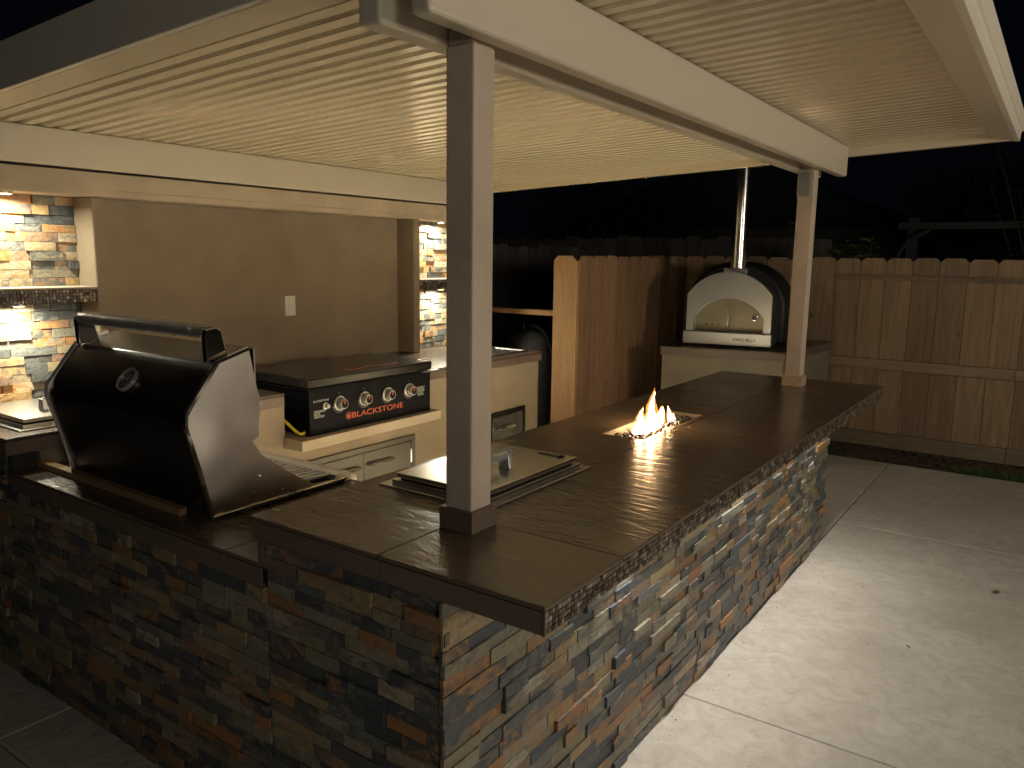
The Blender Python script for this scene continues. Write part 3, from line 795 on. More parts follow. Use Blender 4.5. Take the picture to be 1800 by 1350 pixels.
# cook-side: louvred slope, bright ridge and bullnose ledge
mb = MB(); mb.prism([(.3465, 1.112), (.400, .972), (.400, .962), (.3465, .962)], 0, gx0, gx1 - .001); mb.build('slope_panel', 'brushed_steel_x', GR)
mb = MB(); mb.box(gx0, gx1 - .001, .4005, .6895, .9625, .9655); mb.build('vent_floor', 'dark_metal', GR)
for k in range(24):
    x = gx1 - .012 - k * .0365
    mb = MB(); mb.prism([(.402, .9660), (.402, .984), (.688, .972), (.688, .9660)], 0, x - .017, x); mb.build('louvre', 'bright_trim', GR, bevel=.002)
mb = MB(); mb.prism([(.690, .946), (.690, .968), (.722, .974), (.742, .962), (.742, .946)], 0, gx0, gx1 + .010); mb.build('ridge', 'bright_trim', GR, bevel=.003)
mb = MB(); mb.prism([(.7425, .905), (.7425, .957), (.790, .955), (.806, .944), (.810, .925), (.804, .905)], 0, gx0, gx1 + .006); mb.build('control_panel', 'bright_trim', GR, bevel=.004)
mb = MB(); mb.tube([(gx1 + .016, .13, .940), (gx1 + .016, .742, .944)], .006, 8); mb.build('side_rail', 'chrome', GR, smooth=True)
for (y, z) in ((.425, .975), (.50, .972), (.300, .990), (.33, 1.045)):
    mb = MB(); mb.lathe([(.0055, 0), (.0048, .003), (.002, .0045)], (gx1 + .0137, y, z), 10, 0); mb.build('screw', 'chrome', GR, smooth=True)
WS = thing('wood_strip', (-2.0, .13, ZG), 'long pale wood batten under the front edge of the grill', 'wood strip')
mb = MB(); mb.prism([(-2.585, .100), (-2.59, .140), (-1.555, .128), (-1.545, .094)], 2, ZG + .0005, ZG + .026); mb.build('batten', 'lumber', WS, bevel=.002)

# ================================================================== GRIDDLE
GD = thing('griddle', (-2.9, 2.05, .82), 'wide black flat-top griddle with four knobs and orange lettering', 'griddle')
X0 = -2.50
mb = MB(); mb.box(X0 - .012, X0, 1.483, 2.500, .8195, 1.078); mb.build('front_panel', 'black_satin', GD, bevel=.003)
mb = MB(); mb.box(-3.02, X0 - .0125, 1.495, 2.488, .8195, 1.070); mb.build('body', 'black_satin', GD)
mb = MB(); mb.box(-3.06, X0 + .004, 1.470, 2.515, 1.079, 1.088); mb.build('griddle_rim', 'black_satin', GD, bevel=.002)
mb = MB(); mb.prism([(-3.10, 1.098), (-2.494, 1.094), (-2.490, 1.140), (-2.502, 1.148), (-3.07, 1.153), (-3.10, 1.14)], 1, 1.470, 2.506); lid = mb.build('lid', 'black_lid', GD, bevel=.004)
for y in (1.56, 2.42): MB().box(-2.56, -2.54, y, y + .02, 1.0885, 1.0945).build('lid_spacer', 'chrome', GD)
mb = MB(); mb.box(X0 - .002, X0 + .028, 2.40, 2.56, 1.082, 1.089); mb.build('side_handle', 'brushed_steel_y', GD, bevel=.002)
for i, y in enumerate((1.705, 1.901, 2.099, 2.295)):
    k = thing('knob', (X0, y, .980), None, None); k.parent = GD; k.matrix_parent_inverse = root_matrix(GD).inverted(); k.rotation_euler = (0, 0, 0)
    mb = MB(); mb.lathe([(.044, .0), (.044, .007), (.040, .011), (.036, .011)], (0, 0, 0), 28, 0); mb.build('bezel', 'silver', k, smooth=True, local=True)
    mb = MB(); mb.lathe([(.035, .0112), (.035, .0135)], (0, 0, 0), 24, 0); mb.build('inset', 'black_satin', k, local=True)
    mb = MB(); mb.lathe([(.030, .0136), (.0285, .042), (.0265, .045), (.022, .045)], (0, 0, 0), 24, 0); mb.build('grip', 'silver', k, smooth=True, local=True)
    mb = MB(); mb.lathe([(.0235, .0451), (.0235, .046)], (0, 0, 0), 20, 0); mb.build('cap', 'black_satin', k, local=True)
    mb = MB(); mb.box(.0461, .0470, -.0035, .0035, .001, .0215); mb.build('pointer', 'orange_print', k, local=True)
    mb = MB()   # dial ticks
    for q in range(9):
        a = math.radians(200 + q * 14); c_, s_ = math.cos(a), math.sin(a)
        mb.add([(X0 + .0006, y + .050 * c_ - .0012 * s_, .980 + .050 * s_ + .0012 * c_), (X0 + .0006, y + .056 * c_ - .0012 * s_, .980 + .056 * s_ + .0012 * c_),
                (X0 + .0006, y + .056 * c_ + .0022 * s_, .980 + .056 * s_ - .0022 * c_), (X0 + .0006, y + .050 * c_ + .0022 * s_, .980 + .050 * s_ - .0022 * c_)], [(0, 1, 2, 3)])
    mb.add([(X0 + .0006, y - .0015, 1.036), (X0 + .0006, y + .0015, 1.036), (X0 + .0006, y + .0015, 1.043), (X0 + .0006, y - .0015, 1.043)], [(0, 1, 2, 3)])
    mb.build('dial_print', 'white_print', GD)
mb = MB(); mb.lathe([(.020, 0), (.020, .006), (.013, .008), (.013, .024), (.011, .027)], (X0, 1.600, .980), 20, 0); mb.build('igniter_button', 'silver', GD, smooth=True)
textmesh('lettering', 'BLACKSTONE', 'orange_print', GD, (X0, 1.802, .878), .434, .034, char=1.02)
textmesh('small_lettering', 'BLACKSTONE', 'white_print', GD, (X0, 1.512, 1.009), .112, .011, bold=.012)
mb = MB()
for (r0, r1) in ((.0190, .0222),):
    n = 26
    for k in range(n):
        if k % 13 == 6: continue
        a, b = 2 * PI * k / n, 2 * PI * (k + 1) / n
        mb.add([(X0 + .0008, 1.775 + r_ * math.cos(t), .896 + r_ * math.sin(t)) for r_, t in ((r0, a), (r1, a), (r1, b), (r0, b))], [(0, 1, 2, 3)])
fl = [(-.010, -.012), (.008, -.013), (.013, -.002), (.006, .002), (.009, .011), (.001, .007), (-.002, .015), (-.006, .006), (-.012, .004)]
mb.add([(X0 + .0008, 1.775 + u, .896 + v_) for u, v_ in fl], [tuple(range(9))]); mb.build('emblem', 'orange_print', GD)
mb = MB(); rr_ = random.Random(2)
for (y0, z0, nn, ww) in ((1.514, .957, 6, .085), (2.375, .985, 8, .085)):
    for q in range(nn):
        L = ww * rr_.uniform(.5, 1.0); zz = z0 - q * .0075
        mb.add([(X0 + .0006, y0, zz), (X0 + .0006, y0 + L, zz), (X0 + .0006, y0 + L, zz + .003), (X0 + .0006, y0, zz + .003)], [(0, 1, 2, 3)])
mb.build('warning_print', 'white_print', GD)
# printed badge on the lid (plain flame strip)
mb = MB()
for q in range(26):
    u = q / 25; y = 1.84 + .44 * u; x = -2.60 + .018 * math.sin(u * 9); hh = .010 + .010 * rr_.random()
    mb.add([(x - hh, y, 1.1502 - .0), (x - hh * .2, y + .018, 1.1502), (x + hh * .8, y + .006, 1.1502)], [(0, 1, 2)])
mb.v = [(x, y, 1.148 + .005 * (-2.502 - x) / .568 + .0012) for x, y, z in mb.v]
mb.build('lid_badge', 'orange_print', lid)
HS = thing('gas_hose', (-2.55, 1.44, .82), 'bright yellow gas hose curling out at the griddle left side', 'hose')
mb = MB(); ctrl = [Vector(p) for p in ((-2.75, 1.400, .93), (-2.62, 1.405, .915), (-2.56, 1.415, .868), (-2.535, 1.440, .838), (-2.535, 1.475, .838), (-2.56, 1.492, .842))]
pts = []
for i in range(len(ctrl) - 1):
    for k in range(5): pts.append(ctrl[i].lerp(ctrl[i + 1], k / 5))
for _ in range(3): pts = [pts[0]] + [(pts[i - 1] + pts[i] + pts[i + 1]) / 3 for i in range(1, len(pts) - 1)] + [pts[-1]]
mb.tube(pts, .0085, 9); mb.build('tubing', 'yellow_hose', HS, smooth=True)

# ================================================================== KITCHEN WALL
KW = thing('kitchen_wall', (-3.5, 2.0, 1.07), 'taupe stucco accent wall with lit stone niches either side of a plain recess', 'wall')
XF, XR, XS = -3.276, -3.45, -3.465
def kb(name, mat, *b, bevel=0.0): mb = MB(); mb.box(*b); return mb.build(name, mat, KW, bevel=bevel)
Y0w, Y1w = -.06, 4.06
kb('back_wall', 'wall_core', -3.62, -3.4705, Y0w, Y1w, 0, 2.40)
kb('recess_panel', 'stucco_wall', -3.470, XR, .80, 3.235, 1.0705, 2.13)
kb('pier', 'stucco_wall', XR + .0005 - .0205, XF, .757, .827, 1.0705, 2.1035, bevel=.008)
kb('pier', 'stucco_wall', XR + .0005 - .0205, XF, 3.206, 3.279, 1.0705, 2.1035, bevel=.008)
kb('pier', 'stucco_wall', -3.4695, XF, Y0w, .07, 1.0705, 2.1035, bevel=.01)
kb('pier', 'stucco_wall', -3.4695, XF, 3.96, Y1w, 1.0705, 2.1035, bevel=.01)
kb('header', 'stucco_header', -3.4695, XF + .003, Y0w, Y1w, 2.104, 2.226, bevel=.008)
kb('header_molding', 'stucco_header', -3.4695, XF + .014, Y0w - .004, Y1w + .004, 2.138, 2.2265, bevel=.006)
for (a, b) in ((.0705, .7565), (3.2795, 3.9595)):
    kb('niche_shelf', 'stucco_header', -3.4695, XF + .006, a, b, 1.634, 1.6455, bevel=.003)
    kb('shelf_box', 'dark_grout', -3.4695, XF - .004, a, b, 1.566, 1.6335)
    mosaic_strip(XF - .004, a + .001, b - .001, 1.567, 1.633, 4, KW, int(a * 100) + 5)
sl_, sr_ = [], []
for (z0, z1, sd) in ((1.0715, 1.5655, 31), (1.6465, 2.103, 32)):
    sl_ += stone_field(.071, .756, z0, z1, .0455, place_x(-3.4695), sd, dmin=.008, dmax=.026)
    sr_ += stone_field(3.28, 3.959, z0, z1, .0455, place_x(-3.4695), sd + 5, dmin=.008, dmax=.026)
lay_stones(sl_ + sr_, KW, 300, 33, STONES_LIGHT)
OP = thing('wall_switch', (XR, 2.147, 1.48), 'white rocker light switch plate on the plain taupe recess wall', 'light switch')
mb = MB(); mb.box(XR + .0005, XR + .006, 2.103, 2.190, 1.412, 1.546); mb.build('cover_plate', 'white_plastic', OP, bevel=.002)
mb = MB(); mb.box(XR + .006, XR + .0095, 2.130, 2.163, 1.446, 1.512); mb.build('rocker', 'white_plastic', OP, bevel=.0015)

# ================================================================== PATIO COVER
PC = thing('patio_cover', (-1.5, 2.1, 2.4), 'tan aluminium patio roof with ribbed ceiling panels on two stucco posts', 'patio cover')
SL = .045
zc = lambda x: 2.55 + SL * (x + .35)
PX0, PX1 = -3.60, .392
pitch = .0867; yA = .0136 + 2 * pitch
prof = [(0, .0), (.045, .0), (.050, .0115), (.0780, .0115), (pitch - .0020, .0015), (pitch - .0008, .009), (pitch - .0008, .022), (0, .022)]
vs, fs = [], []; n = len(prof)
for x in (PX0, PX1):
    for (y, z) in prof: vs.append((x, y, zc(x) + z - zc(PX0)))
fs = [tuple(range(n)), tuple(range(2 * n - 1, n - 1, -1))] + [(i, (i + 1) % n, n + (i + 1) % n, n + i) for i in range(n)]
pm = MB().add(vs, fs).mesh('ceiling_panel', 'painted_aluminium')
for k in range(46):
    add_child('ceiling_panel', pm, PC, Matrix.Translation((0, yA + k * pitch, zc(PX0))))
def sloped(name, mat, x0, x1, y0, y1, d0, d1, bevel=0.0):
    mb = MB(); mb.prism([(x0, zc(x0) + d0), (x1, zc(x1) + d0), (x1, zc(x1) + d1), (x0, zc(x0) + d1)], 1, y0, y1)
    return mb.build(name, mat, PC, bevel=bevel)
yE = yA + 46 * pitch
sloped('roof_skin', 'fascia_paint', PX0, .40, yA - .02, yE + .02, .023, .10)
sloped('near_fascia', 'fascia_paint', PX0, .54, .020, .045, -.045, .122, .004)
sloped('near_lip', 'painted_aluminium', PX0, .54, .0455, .150, -.045, -.036, .002)
sloped('near_web', 'painted_aluminium', PX0, .54, .1505, .1865, -.0355, .0225)
sloped('far_fascia', 'painted_aluminium', PX0, .54, yE + .0005, yE + .05, -.048, .10, .004)
# gutter on the high side
mb = MB(); mb.prism([(PX1 + .0005, 2.580), (.530, 2.538), (.556, 2.538), (.560, 2.590), (.572, 2.596), (.578, 2.662), (.560, 2.668), (.393, 2.68)], 1, .018, yE + .052)
mb.build('gutter', 'fascia_paint', PC, bevel=.003)
# beams
def beam(name, x0, x1, y0, y1, z0, z1f):
    mb = MB(); mb.prism([(x0, z0), (x1, z0), (x1, z1f(x1)), (x0, z1f(x0))], 1, y0, y1); return mb.build(name, 'beam_paint', PC, bevel=.012, seg=3)
top = lambda x: zc(x) - .0015
beam('beam', -.412, -.350, .025, 4.06, 2.362, top)
beam('beam', -.582, -.506, .030, 4.06, 2.362, top)
mb = MB(); mb.prism([(-3.60, 2.2385), (-3.262, 2.2385), (-3.262, top(-3.262)), (-3.60, top(-3.60))], 1, -.04, yE - .01); mb.build('wall_beam', 'beam_paint_shaded', PC, bevel=.004)
for (x0, y0) in ((-.507, .268), (-.500, 3.515)):
    w_ = .092
    mb = MB(); mb.box(x0, x0 + w_, y0, y0 + w_, ZB + .0005, 2.3605)
    if y0 < 1: mb.box(x0 + .006, x0 + w_ - .006, y0, y0 + w_, 2.3605, 2.40)
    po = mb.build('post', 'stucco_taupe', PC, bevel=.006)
    b0 = .012; h_ = .062
    mb = MB(); mb.box(x0 - b0, x0 + w_ + b0, y0 - b0, y0 - .001, ZB + .0007, ZB + h_).box(x0 - b0, x0 + w_ + b0, y0 + w_ + .001, y0 + w_ + b0, ZB + .0007, ZB + h_)
    mb.box(x0 - b0, x0 - .001, y0 - .001, y0 + w_ + .001, ZB + .0007, ZB + h_).box(x0 + w_ + .001, x0 + w_ + b0, y0 - .001, y0 + w_ + .001, ZB + .0007, ZB + h_)
    mb.build('post_base', 'edge_tile' if y0 < 1 else 'base_tan', PC) if (y0 < 1 or 'base_tan' in M) else mb.build('post_base', 'edge_tile', PC)
# electrical box on the far post
EB = thing('outdoor_outlet', (-.462, 3.51, 2.28), 'grey weatherproof outlet cover near the top of the far post', 'outlet')
mb = MB(); mb.box(-.499, -.425, 3.492, 3.5145, 2.206, 2.342); cv = mb.build('cover', 'grey_plastic', EB, bevel=.003)
mb = MB(); mb.box(-.488, -.436, 3.489, 3.4918, 2.285, 2.333).box(-.488, -.436, 3.489, 3.4918, 2.214, 2.278); mb.build('cover_panel', 'grey_plastic', cv, bevel=.001)
mb = MB(); mb.tube([(-.494, 3.490, 2.24), (-.494, 3.490, 2.30)], .003, 6); mb.build('hinge', 'grey_plastic', cv)

# ================================================================== LIGHT FIXTURES
def puck(loc, watts, col, lens, label, group, size=.9, blend=.35):
    P_ = thing('puck_light', loc, label, 'light', group)
    mb = MB(); mb.lathe([(.034, -.001), (.034, -.009), (.027, -.012)], (0, 0, 0), 20); mb.build('housing', 'brushed_steel_z', P_, local=True)
    mb = MB(); mb.lathe([(.024, -.0121), (.023, -.0135)], (0, 0, 0), 16); mb.build('lens', lens, P_, local=True)
    ld = bpy.data.lights.new('puck_lamp', 'AREA'); ld.shape = 'DISK'; ld.size = .075; ld.energy = watts; ld.color = col; ld.spread = math.radians(size)
    lo = bpy.data.objects.new('puck_lamp', ld); C.objects.link(lo); lo.parent = P_; lo.location = (0, 0, -.0165)
    return P_
WARM = (1, .94, .74)
gN = 'small lights inside the wall niches'
puck((-3.335, .38, 2.1035), W_NICHE * 1.15, WARM, 'warm_lens', 'round light in the ceiling of the left niche', gN, 170)
puck((-3.335, .40, 1.5655), W_NICHE * .95, WARM, 'warm_lens', 'round light under the mosaic shelf of the left niche', gN, 170)
puck((-3.335, 3.60, 2.1035), W_NICHE * 1.3, WARM, 'warm_lens', 'round light in the ceiling of the right niche behind the near post', gN, 170)
puck((-3.335, 3.60, 1.5655), W_NICHE * 1.1, WARM, 'warm_lens', 'round light under the mosaic shelf of the right niche behind the near post', gN, 170)
gB = 'small lights under the bar overhang'
COOL = (1, .94, .84)
for y, lb in ((1.02, 'round light under the bar overhang nearest the camera'), (2.15, 'round light under the bar overhang beside the fire trough'), (3.32, 'round light under the far end of the bar overhang')):
    puck((-.2385, y, .9995), W_BAR * .42, COOL, 'white_lens', lb, gB, 135)

def lantern(loc, label, rz, watts, col):
    T = thing('unseen_lantern', loc, label, 'light', rz=rz)
    mb = MB(); mb.box(-.05, .07, -.06, .06, .10, .13).box(-.045, .06, -.05, .05, -.13, -.11).box(.062, .08, -.06, .06, -.13, .13); mb.build('lantern_frame', 'dark_metal', T, local=True)
    mb = MB(); mb.lathe([(.03, -.10), (.045, -.05), (.045, .05), (.03, .095)], (0, 0, 0), 16); mb.build('lantern_glass', 'white_lens', T, local=True)
    ld = bpy.data.lights.new('unseen_lamp', 'POINT'); ld.energy = watts; ld.color = col; ld.shadow_soft_size = .5
    lo = bpy.data.objects.new('unseen_lamp', ld); C.objects.link(lo); lo.parent = T; lo.location = (-.13, 0, 0)
lantern((5.2, 2.4, 2.1), 'wall lantern on the house side of the patio', 0, W_PORCH, (1, .87, .68))
lantern((3.6, -2.2, 2.3), 'added fill lantern out of view at the near end of the patio', math.radians(-35), W_NEAR_FILL, (1, .90, .76))  # fill lamp added out of view to lift the fascia, post and near patio

for k, y in enumerate((.95, 2.1, 3.3)):  # hidden fill lights, added to bounce light off the aisle floor onto the ceiling
    S_ = thing('aisle_fill', (-1.0125, y, .86), ('added fill light on the kitchen side of the bar nearest the grill', 'added fill light on the kitchen side of the bar behind the fire trough', 'added fill light on the kitchen side at the far end of the bar')[k], 'light', 'added fill lights on the kitchen side of the bar')
    mb = MB(); mb.box(-.058, -.0005, -.06, .06, -.03, .03); mb.build('housing', 'silver', S_, local=True)
    mb = MB(); mb.box(-.055, -.030, -.05, .05, -.0325, -.0305); mb.build('lens', 'warm_lens', S_, local=True)
    ld = bpy.data.lights.new('aisle_fill_lamp', 'AREA'); ld.shape = 'RECTANGLE'; ld.size = .03; ld.size_y = .10; ld.energy = W_AISLE_FILL; ld.color = WARM; ld.spread = math.radians(100)
    lo = bpy.data.objects.new('aisle_fill_lamp', ld); C.objects.link(lo); lo.parent = S_; lo.location = (-.042, 0, -.04); lo.rotation_euler = (0, math.radians(8), 0)

LS = thing('light_strip', (-.258, 2.2, .9995), 'slim light strip along the underside of the bar overhang against the stone', 'light')
mb = MB(); mb.box(-.262, -.250, .62, 3.72, .9945, .9995); mb.build('channel', 'silver', LS)
mb = MB(); mb.box(-.2595, -.2525, .63, 3.71, .9935, .9944); mb.build('diffuser', 'white_lens', LS)
ld = bpy.data.lights.new('strip_lamp', 'AREA'); ld.shape = 'RECTANGLE'; ld.size = .008; ld.size_y = 3.06; ld.energy = W_BAR * 3.4; ld.color = COOL; ld.spread = math.radians(150)
lo = bpy.data.objects.new('strip_lamp', ld); C.objects.link(lo); lo.location = (-.256, 2.17, .9925); lo.parent = LS; lo.matrix_parent_inverse = root_matrix(LS).inverted()

# ================================================================== OVEN AND ITS STAND
OS = thing('oven_stand', (-1.65, 6.2, 0), 'stucco pedestal with brown tile top under the pizza oven', 'stand')
q4 = [(-2.17, 5.37), (-1.085, 5.585), (-1.012, 6.97), (-2.30, 6.97)]
def inset(poly, d):
    c = Vector((sum(p[0] for p in poly) / 4, sum(p[1] for p in poly) / 4)); return [tuple(Vector(p) + (c - Vector(p)).normalized() * d) for p in poly]
mb = MB(); mb.prism(inset(q4, .028), 2, 0, .949); mb.build('wall', 'stucco_oven', OS)
mb = MB(); mb.prism(inset(q4, .006), 2, .9495, 1.018); mb.build('edge_band', 'edge_tile', OS)
mb = MB(); mb.prism(q4, 2, 1.0185, 1.030); mb.build('counter_tile', 'counter_tile', OS, bevel=.002)
OV = thing('pizza_oven', (-1.665, 5.72, 1.03), 'steel arched pizza oven with black dome and tall chimney pipe', 'pizza oven', rz=math.radians(9.5))
def arch(hw, zs, zt_, z0=.135, n=20):
    # polygon in (x,z): verticals to zs then circular segment to zt_
    s_ = zt_ - zs; R_ = (hw * hw + s_ * s_) / (2 * s_); a0 = math.asin(hw / R_); zc_ = zt_ - R_
    pts = [(-hw, z0)] + [(R_ * math.sin(-a0 + 2 * a0 * k / n), zc_ + R_ * math.cos(-a0 + 2 * a0 * k / n)) for k in range(n + 1)] + [(hw, z0)]
    return pts
def ring_arch(o, i, y0, y1, name, mat, parent):
    n = len(o); vs = [(x, y0, z) for x, z in o] + [(x, y0, z) for x, z in i] + [(x, y1, z) for x, z in o] + [(x, y1, z) for x, z in i]
    fs = []
    for k in range(n - 1):
        fs += [(k, k + 1, n + k + 1, n + k), (2 * n + k, 3 * n + k, 3 * n + k + 1, 2 * n + k + 1), (k, 2 * n + k, 2 * n + k + 1, k + 1), (n + k, n + k + 1, 3 * n + k + 1, 3 * n + k)]
    fs += [(0, n, 3 * n, 2 * n), (n - 1, 3 * n - 1, 4 * n - 1, 2 * n - 1)]
    return MB().add(vs, fs).build(name, mat, parent, local=True, smooth=True)
oa, ia = arch(.385, .475, .690), arch(.320, .270, .450)
ring_arch(oa, ia, 0, .30, 'front_arch', 'oven_steel', OV)
MB().box(-.40, .40, -.045, .30, .020, .1345).build('base_tray', 'oven_steel', OV, local=True, bevel=.004)
ob, ib_ = arch(.47, .40, .785, .02, 28), arch(.3, .3, .5, .02, 28)
mb = MB(); mb.prism(ob, 1, .3005, .33); mb.prism(ob, 1, .33, 1.08); mb2 = MB(); mb2.prism(ob, 1, .3005, 1.08); mb2.build('dome', 'black_enamel', OV, local=True, bevel=.03, smooth=True)
mb = MB(); mb.prism(arch(.319, .270, .449), 1, .10, .112); dr = mb.build('door', 'oven_door', OV, local=True)
mb = MB(); hx = -.005
mb.tube([(hx, .10, .165), (hx, .062, .175), (hx, .050, .20), (hx, .050, .34), (hx, .062, .37), (hx, .10, .38)], .010, 10); h_ = mb.build('handle', 'bright_trim', dr, smooth=True)
h_.matrix_parent_inverse = Matrix.Identity(4)
def lchild(mb, name, mat, parent, **k): return mb.build(name, mat, parent, local=True, **k)
mb = MB(); mb.lathe([(.030, .0995), (.030, .080), (.024, .078)], (.225, 0, .275), 22, 1); lchild(mb, 'thermometer', 'chrome', dr, smooth=True)
mb = MB(); mb.lathe([(.023, .0779), (.023, .0772)], (.225, 0, .275), 20, 1); lchild(mb, 'thermometer_dial', 'dark_face', dr)
mb = MB()
for x in (-.215, -.158, -.102): mb.lathe([(.0095, .0993), (.0095, .0998)], (x, 0, .195), 14, 1)
lchild(mb, 'vent_holes', 'wall_core', dr)
MB().box(-.075, .135, .075, .275, .672, .725).build('flue_collar', 'oven_steel', OV, local=True, bevel=.003)
mb = MB(); mb.lathe([(.070, .726), (.070, 2.35)], (.035, .175, 0), 32); mb.build('chimney_pipe', 'pipe_steel', OV, local=True, smooth=True)
for x in (-.20, .235):
    for y in (.02, .75): MB().box(x - .028, x + .028, y, y + .05, .0005, .0195).build('foot', 'dull_steel', OV, local=True)
textmesh('lettering', 'FORNO BELLO', 'dark_metal', OV, (.065, -.0455, .062), .20, .030, '-y', .0006, local=True, bold=.02)

# ================================================================== FENCES
def dogear(w_, z0, z1, y0, t, x0=0.0, ear=.035):
    return MB().prism([(x0, z0), (x0 + w_, z0), (x0 + w_, z1 - ear), (x0 + w_ - ear, z1), (x0 + ear, z1), (x0, z1 - ear)], 1, y0, y0 + t)
BF = thing('back_fence', (-.5, 7.1, 0), 'weathered brown dog-eared board fence with two rails behind the oven and patio', 'fence')
YF = 7.10; bw = .2335; r = random.Random(77)
seams = [-2.93 + .2325 * k for k in range(8)] + [-1.07, -.92]
bm_board = [dogear(bw - .004, .10, 1.868 + dz, 0, .018).mesh('fence_board', 'fence_wood') for dz in (-.004, 0, .004)]
x = -3.16
while x < 3.4:
    o = add_child('fence_board', r.choice(bm_board), BF, Matrix.Translation((x + .002, YF + r.uniform(0, .004), 0)))
    x += bw
mb = dogear(.225, .10, 1.872, YF - .062, .020, -1.295); mb.build('post_board', 'fence_wood', BF)
for (z0, z1, dx) in ((1.655, 1.70, 0), (.775, .875, 0), (-.01, .135, .03)):
    for (a, b) in ((-3.16, -1.30), (-1.066, .565), (.569, 2.3), (2.304, 3.4)):
        mb = MB(); mb.box(a, b, YF - .042, YF - .0005, z0, z1); mb.build('rail' if z0 > 0 else 'kick_board', 'rail_wood', BF, bevel=.003)
# cedar screen next to the gas tank
CS = thing('cedar_screen', (-2.62, 5.8, 0), 'new orange cedar dog-eared screen running from its lit end board to the oven', 'fence')
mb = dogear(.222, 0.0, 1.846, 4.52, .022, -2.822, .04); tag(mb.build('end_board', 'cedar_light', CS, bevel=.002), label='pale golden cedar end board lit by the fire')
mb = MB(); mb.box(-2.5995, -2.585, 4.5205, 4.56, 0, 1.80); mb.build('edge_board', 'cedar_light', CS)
cb = []
for k in range(3):
    w_ = .2335 - .004
    mb = MB().prism([(0, 0), (w_, 0), (w_, 1.838), (w_ - .035, 1.846 + .003 * k), (.035, 1.846 + .003 * k), (0, 1.812)], 0, 0, .018); cb.append(mb.mesh('screen_board', 'cedar_wood'))
y = 4.563; k = 0
while y + .2335 < 7.06:
    add_child('screen_board', cb[k % 3], CS, Matrix.Translation((-2.603 + r.uniform(-.003, .003), y, 0))); y += .2335; k += 1
# horizontal shelf rail left of the screen
mb = MB(); mb.box(-4.3, -2.823, 4.60, 4.70, 1.31, 1.355); tag(mb.build('shelf_plank', 'cedar_light', bevel=.003), 'pale wood shelf plank in the dark gap above the gas tank', 'shelf plank')
# side fence on the far left, older, in the dark
SFN = thing('side_fence', (-4.6, 6.0, 0), 'dark old board fence in shadow behind the gas tank', 'fence')
ob_ = [MB().prism([(0, 0), (.20, 0), (.20, 1.94), (.17, 1.975), (.03, 1.975), (0, 1.94)], 0, 0, .018).mesh('fence_board', 'old_fence_wood')]
y = 4.3
while y < 8.9:
    add_child('fence_board', ob_[0], SFN, Matrix.Translation((-4.62, y, r.uniform(-.03, .02)))); y += .205
NF = thing('neighbour_fence', (-3, 9, 0), 'tall grey neighbour fence barely visible beyond the cedar screen', 'fence')
nb_ = MB().prism([(0, 0), (.21, 0), (.21, 2.10), (.18, 2.13), (.03, 2.13), (0, 2.10)], 1, 0, .018).mesh('fence_board', 'old_fence_wood')
x = -8.2
while x < -1.6:
    add_child('fence_board', nb_, NF, Matrix.Translation((x, 9.0, r.uniform(-.03, .03)))); x += .214

# ================================================================== GAS TANK
GT = thing('gas_tank', (-3.24, 4.75, 0), 'tall grey propane cylinder in the dark gap behind the sink counter', 'gas tank')
mb = MB(); mb.lathe([(.19, .05), (.215, .08), (.218, .55), (.218, .97), (.205, 1.02), (.16, 1.085), (.10, 1.13), (.055, 1.15)], (-3.24, 4.80, 0), 32); mb.build('cylinder', 'gas_tank_paint', GT, smooth=True)
mb = MB(); mb.tube([(-3.30, 4.77, 1.14), (-3.30, 4.77, 1.215)], .014, 10); mb.tube([(-3.24, 4.80, 1.14), (-3.24, 4.80, 1.20)], .022, 10); mb.build('valve', 'dull_steel', GT)
mb = MB(); ring(mb, .012, .026, 0, .01, 18); mb.v = [(-3.205 + a, 4.765 - c_, 1.185 + b) for a, b, c_ in mb.v]; mb.build('valve_nut', 'dull_steel', GT, smooth=True)
HB = thing('tank_hose', (-3.0, 4.72, 0), 'black rubber hose drooping from the propane cylinder', 'hose')
ctrl = [Vector(p) for p in ((-3.20, 4.74, 1.19), (-3.10, 4.70, 1.20), (-2.98, 4.68, 1.12), (-2.90, 4.66, .95), (-2.88, 4.66, .6), (-2.92, 4.68, .2), (-3.0, 4.70, .06))]
pts = []
for i in range(len(ctrl) - 1):
    for k in range(5): pts.append(ctrl[i].lerp(ctrl[i + 1], k / 5))
for _ in range(3): pts = [pts[0]] + [(pts[i - 1] + pts[i] + pts[i + 1]) / 3 for i in range(1, len(pts) - 1)] + [pts[-1]]
mb = MB(); mb.tube(pts, .016, 8); mb.build('tubing', 'black_rubber', HB, smooth=True)
# crumpled plastic on the ground in the gap
vs_, fs_ = [], []; r = random.Random(8)
for i in range(13):
    for j in range(9): vs_.append((-3.05 + .32 * i / 12, 4.25 + .22 * j / 8, .30 + r.uniform(0, .05) + .03 * math.sin(i)))
for i in range(12):
    for j in range(8): a = i * 9 + j; fs_.append((a, a + 9, a + 10, a + 1))
vs_ = [(x, y, z - .28) for x, y, z in vs_]
tag(MB().add(vs_, fs_).build('crumpled_sheet', 'bag_plastic'), 'crumpled pale plastic sheet on the ground by the gas tank', 'plastic sheet')

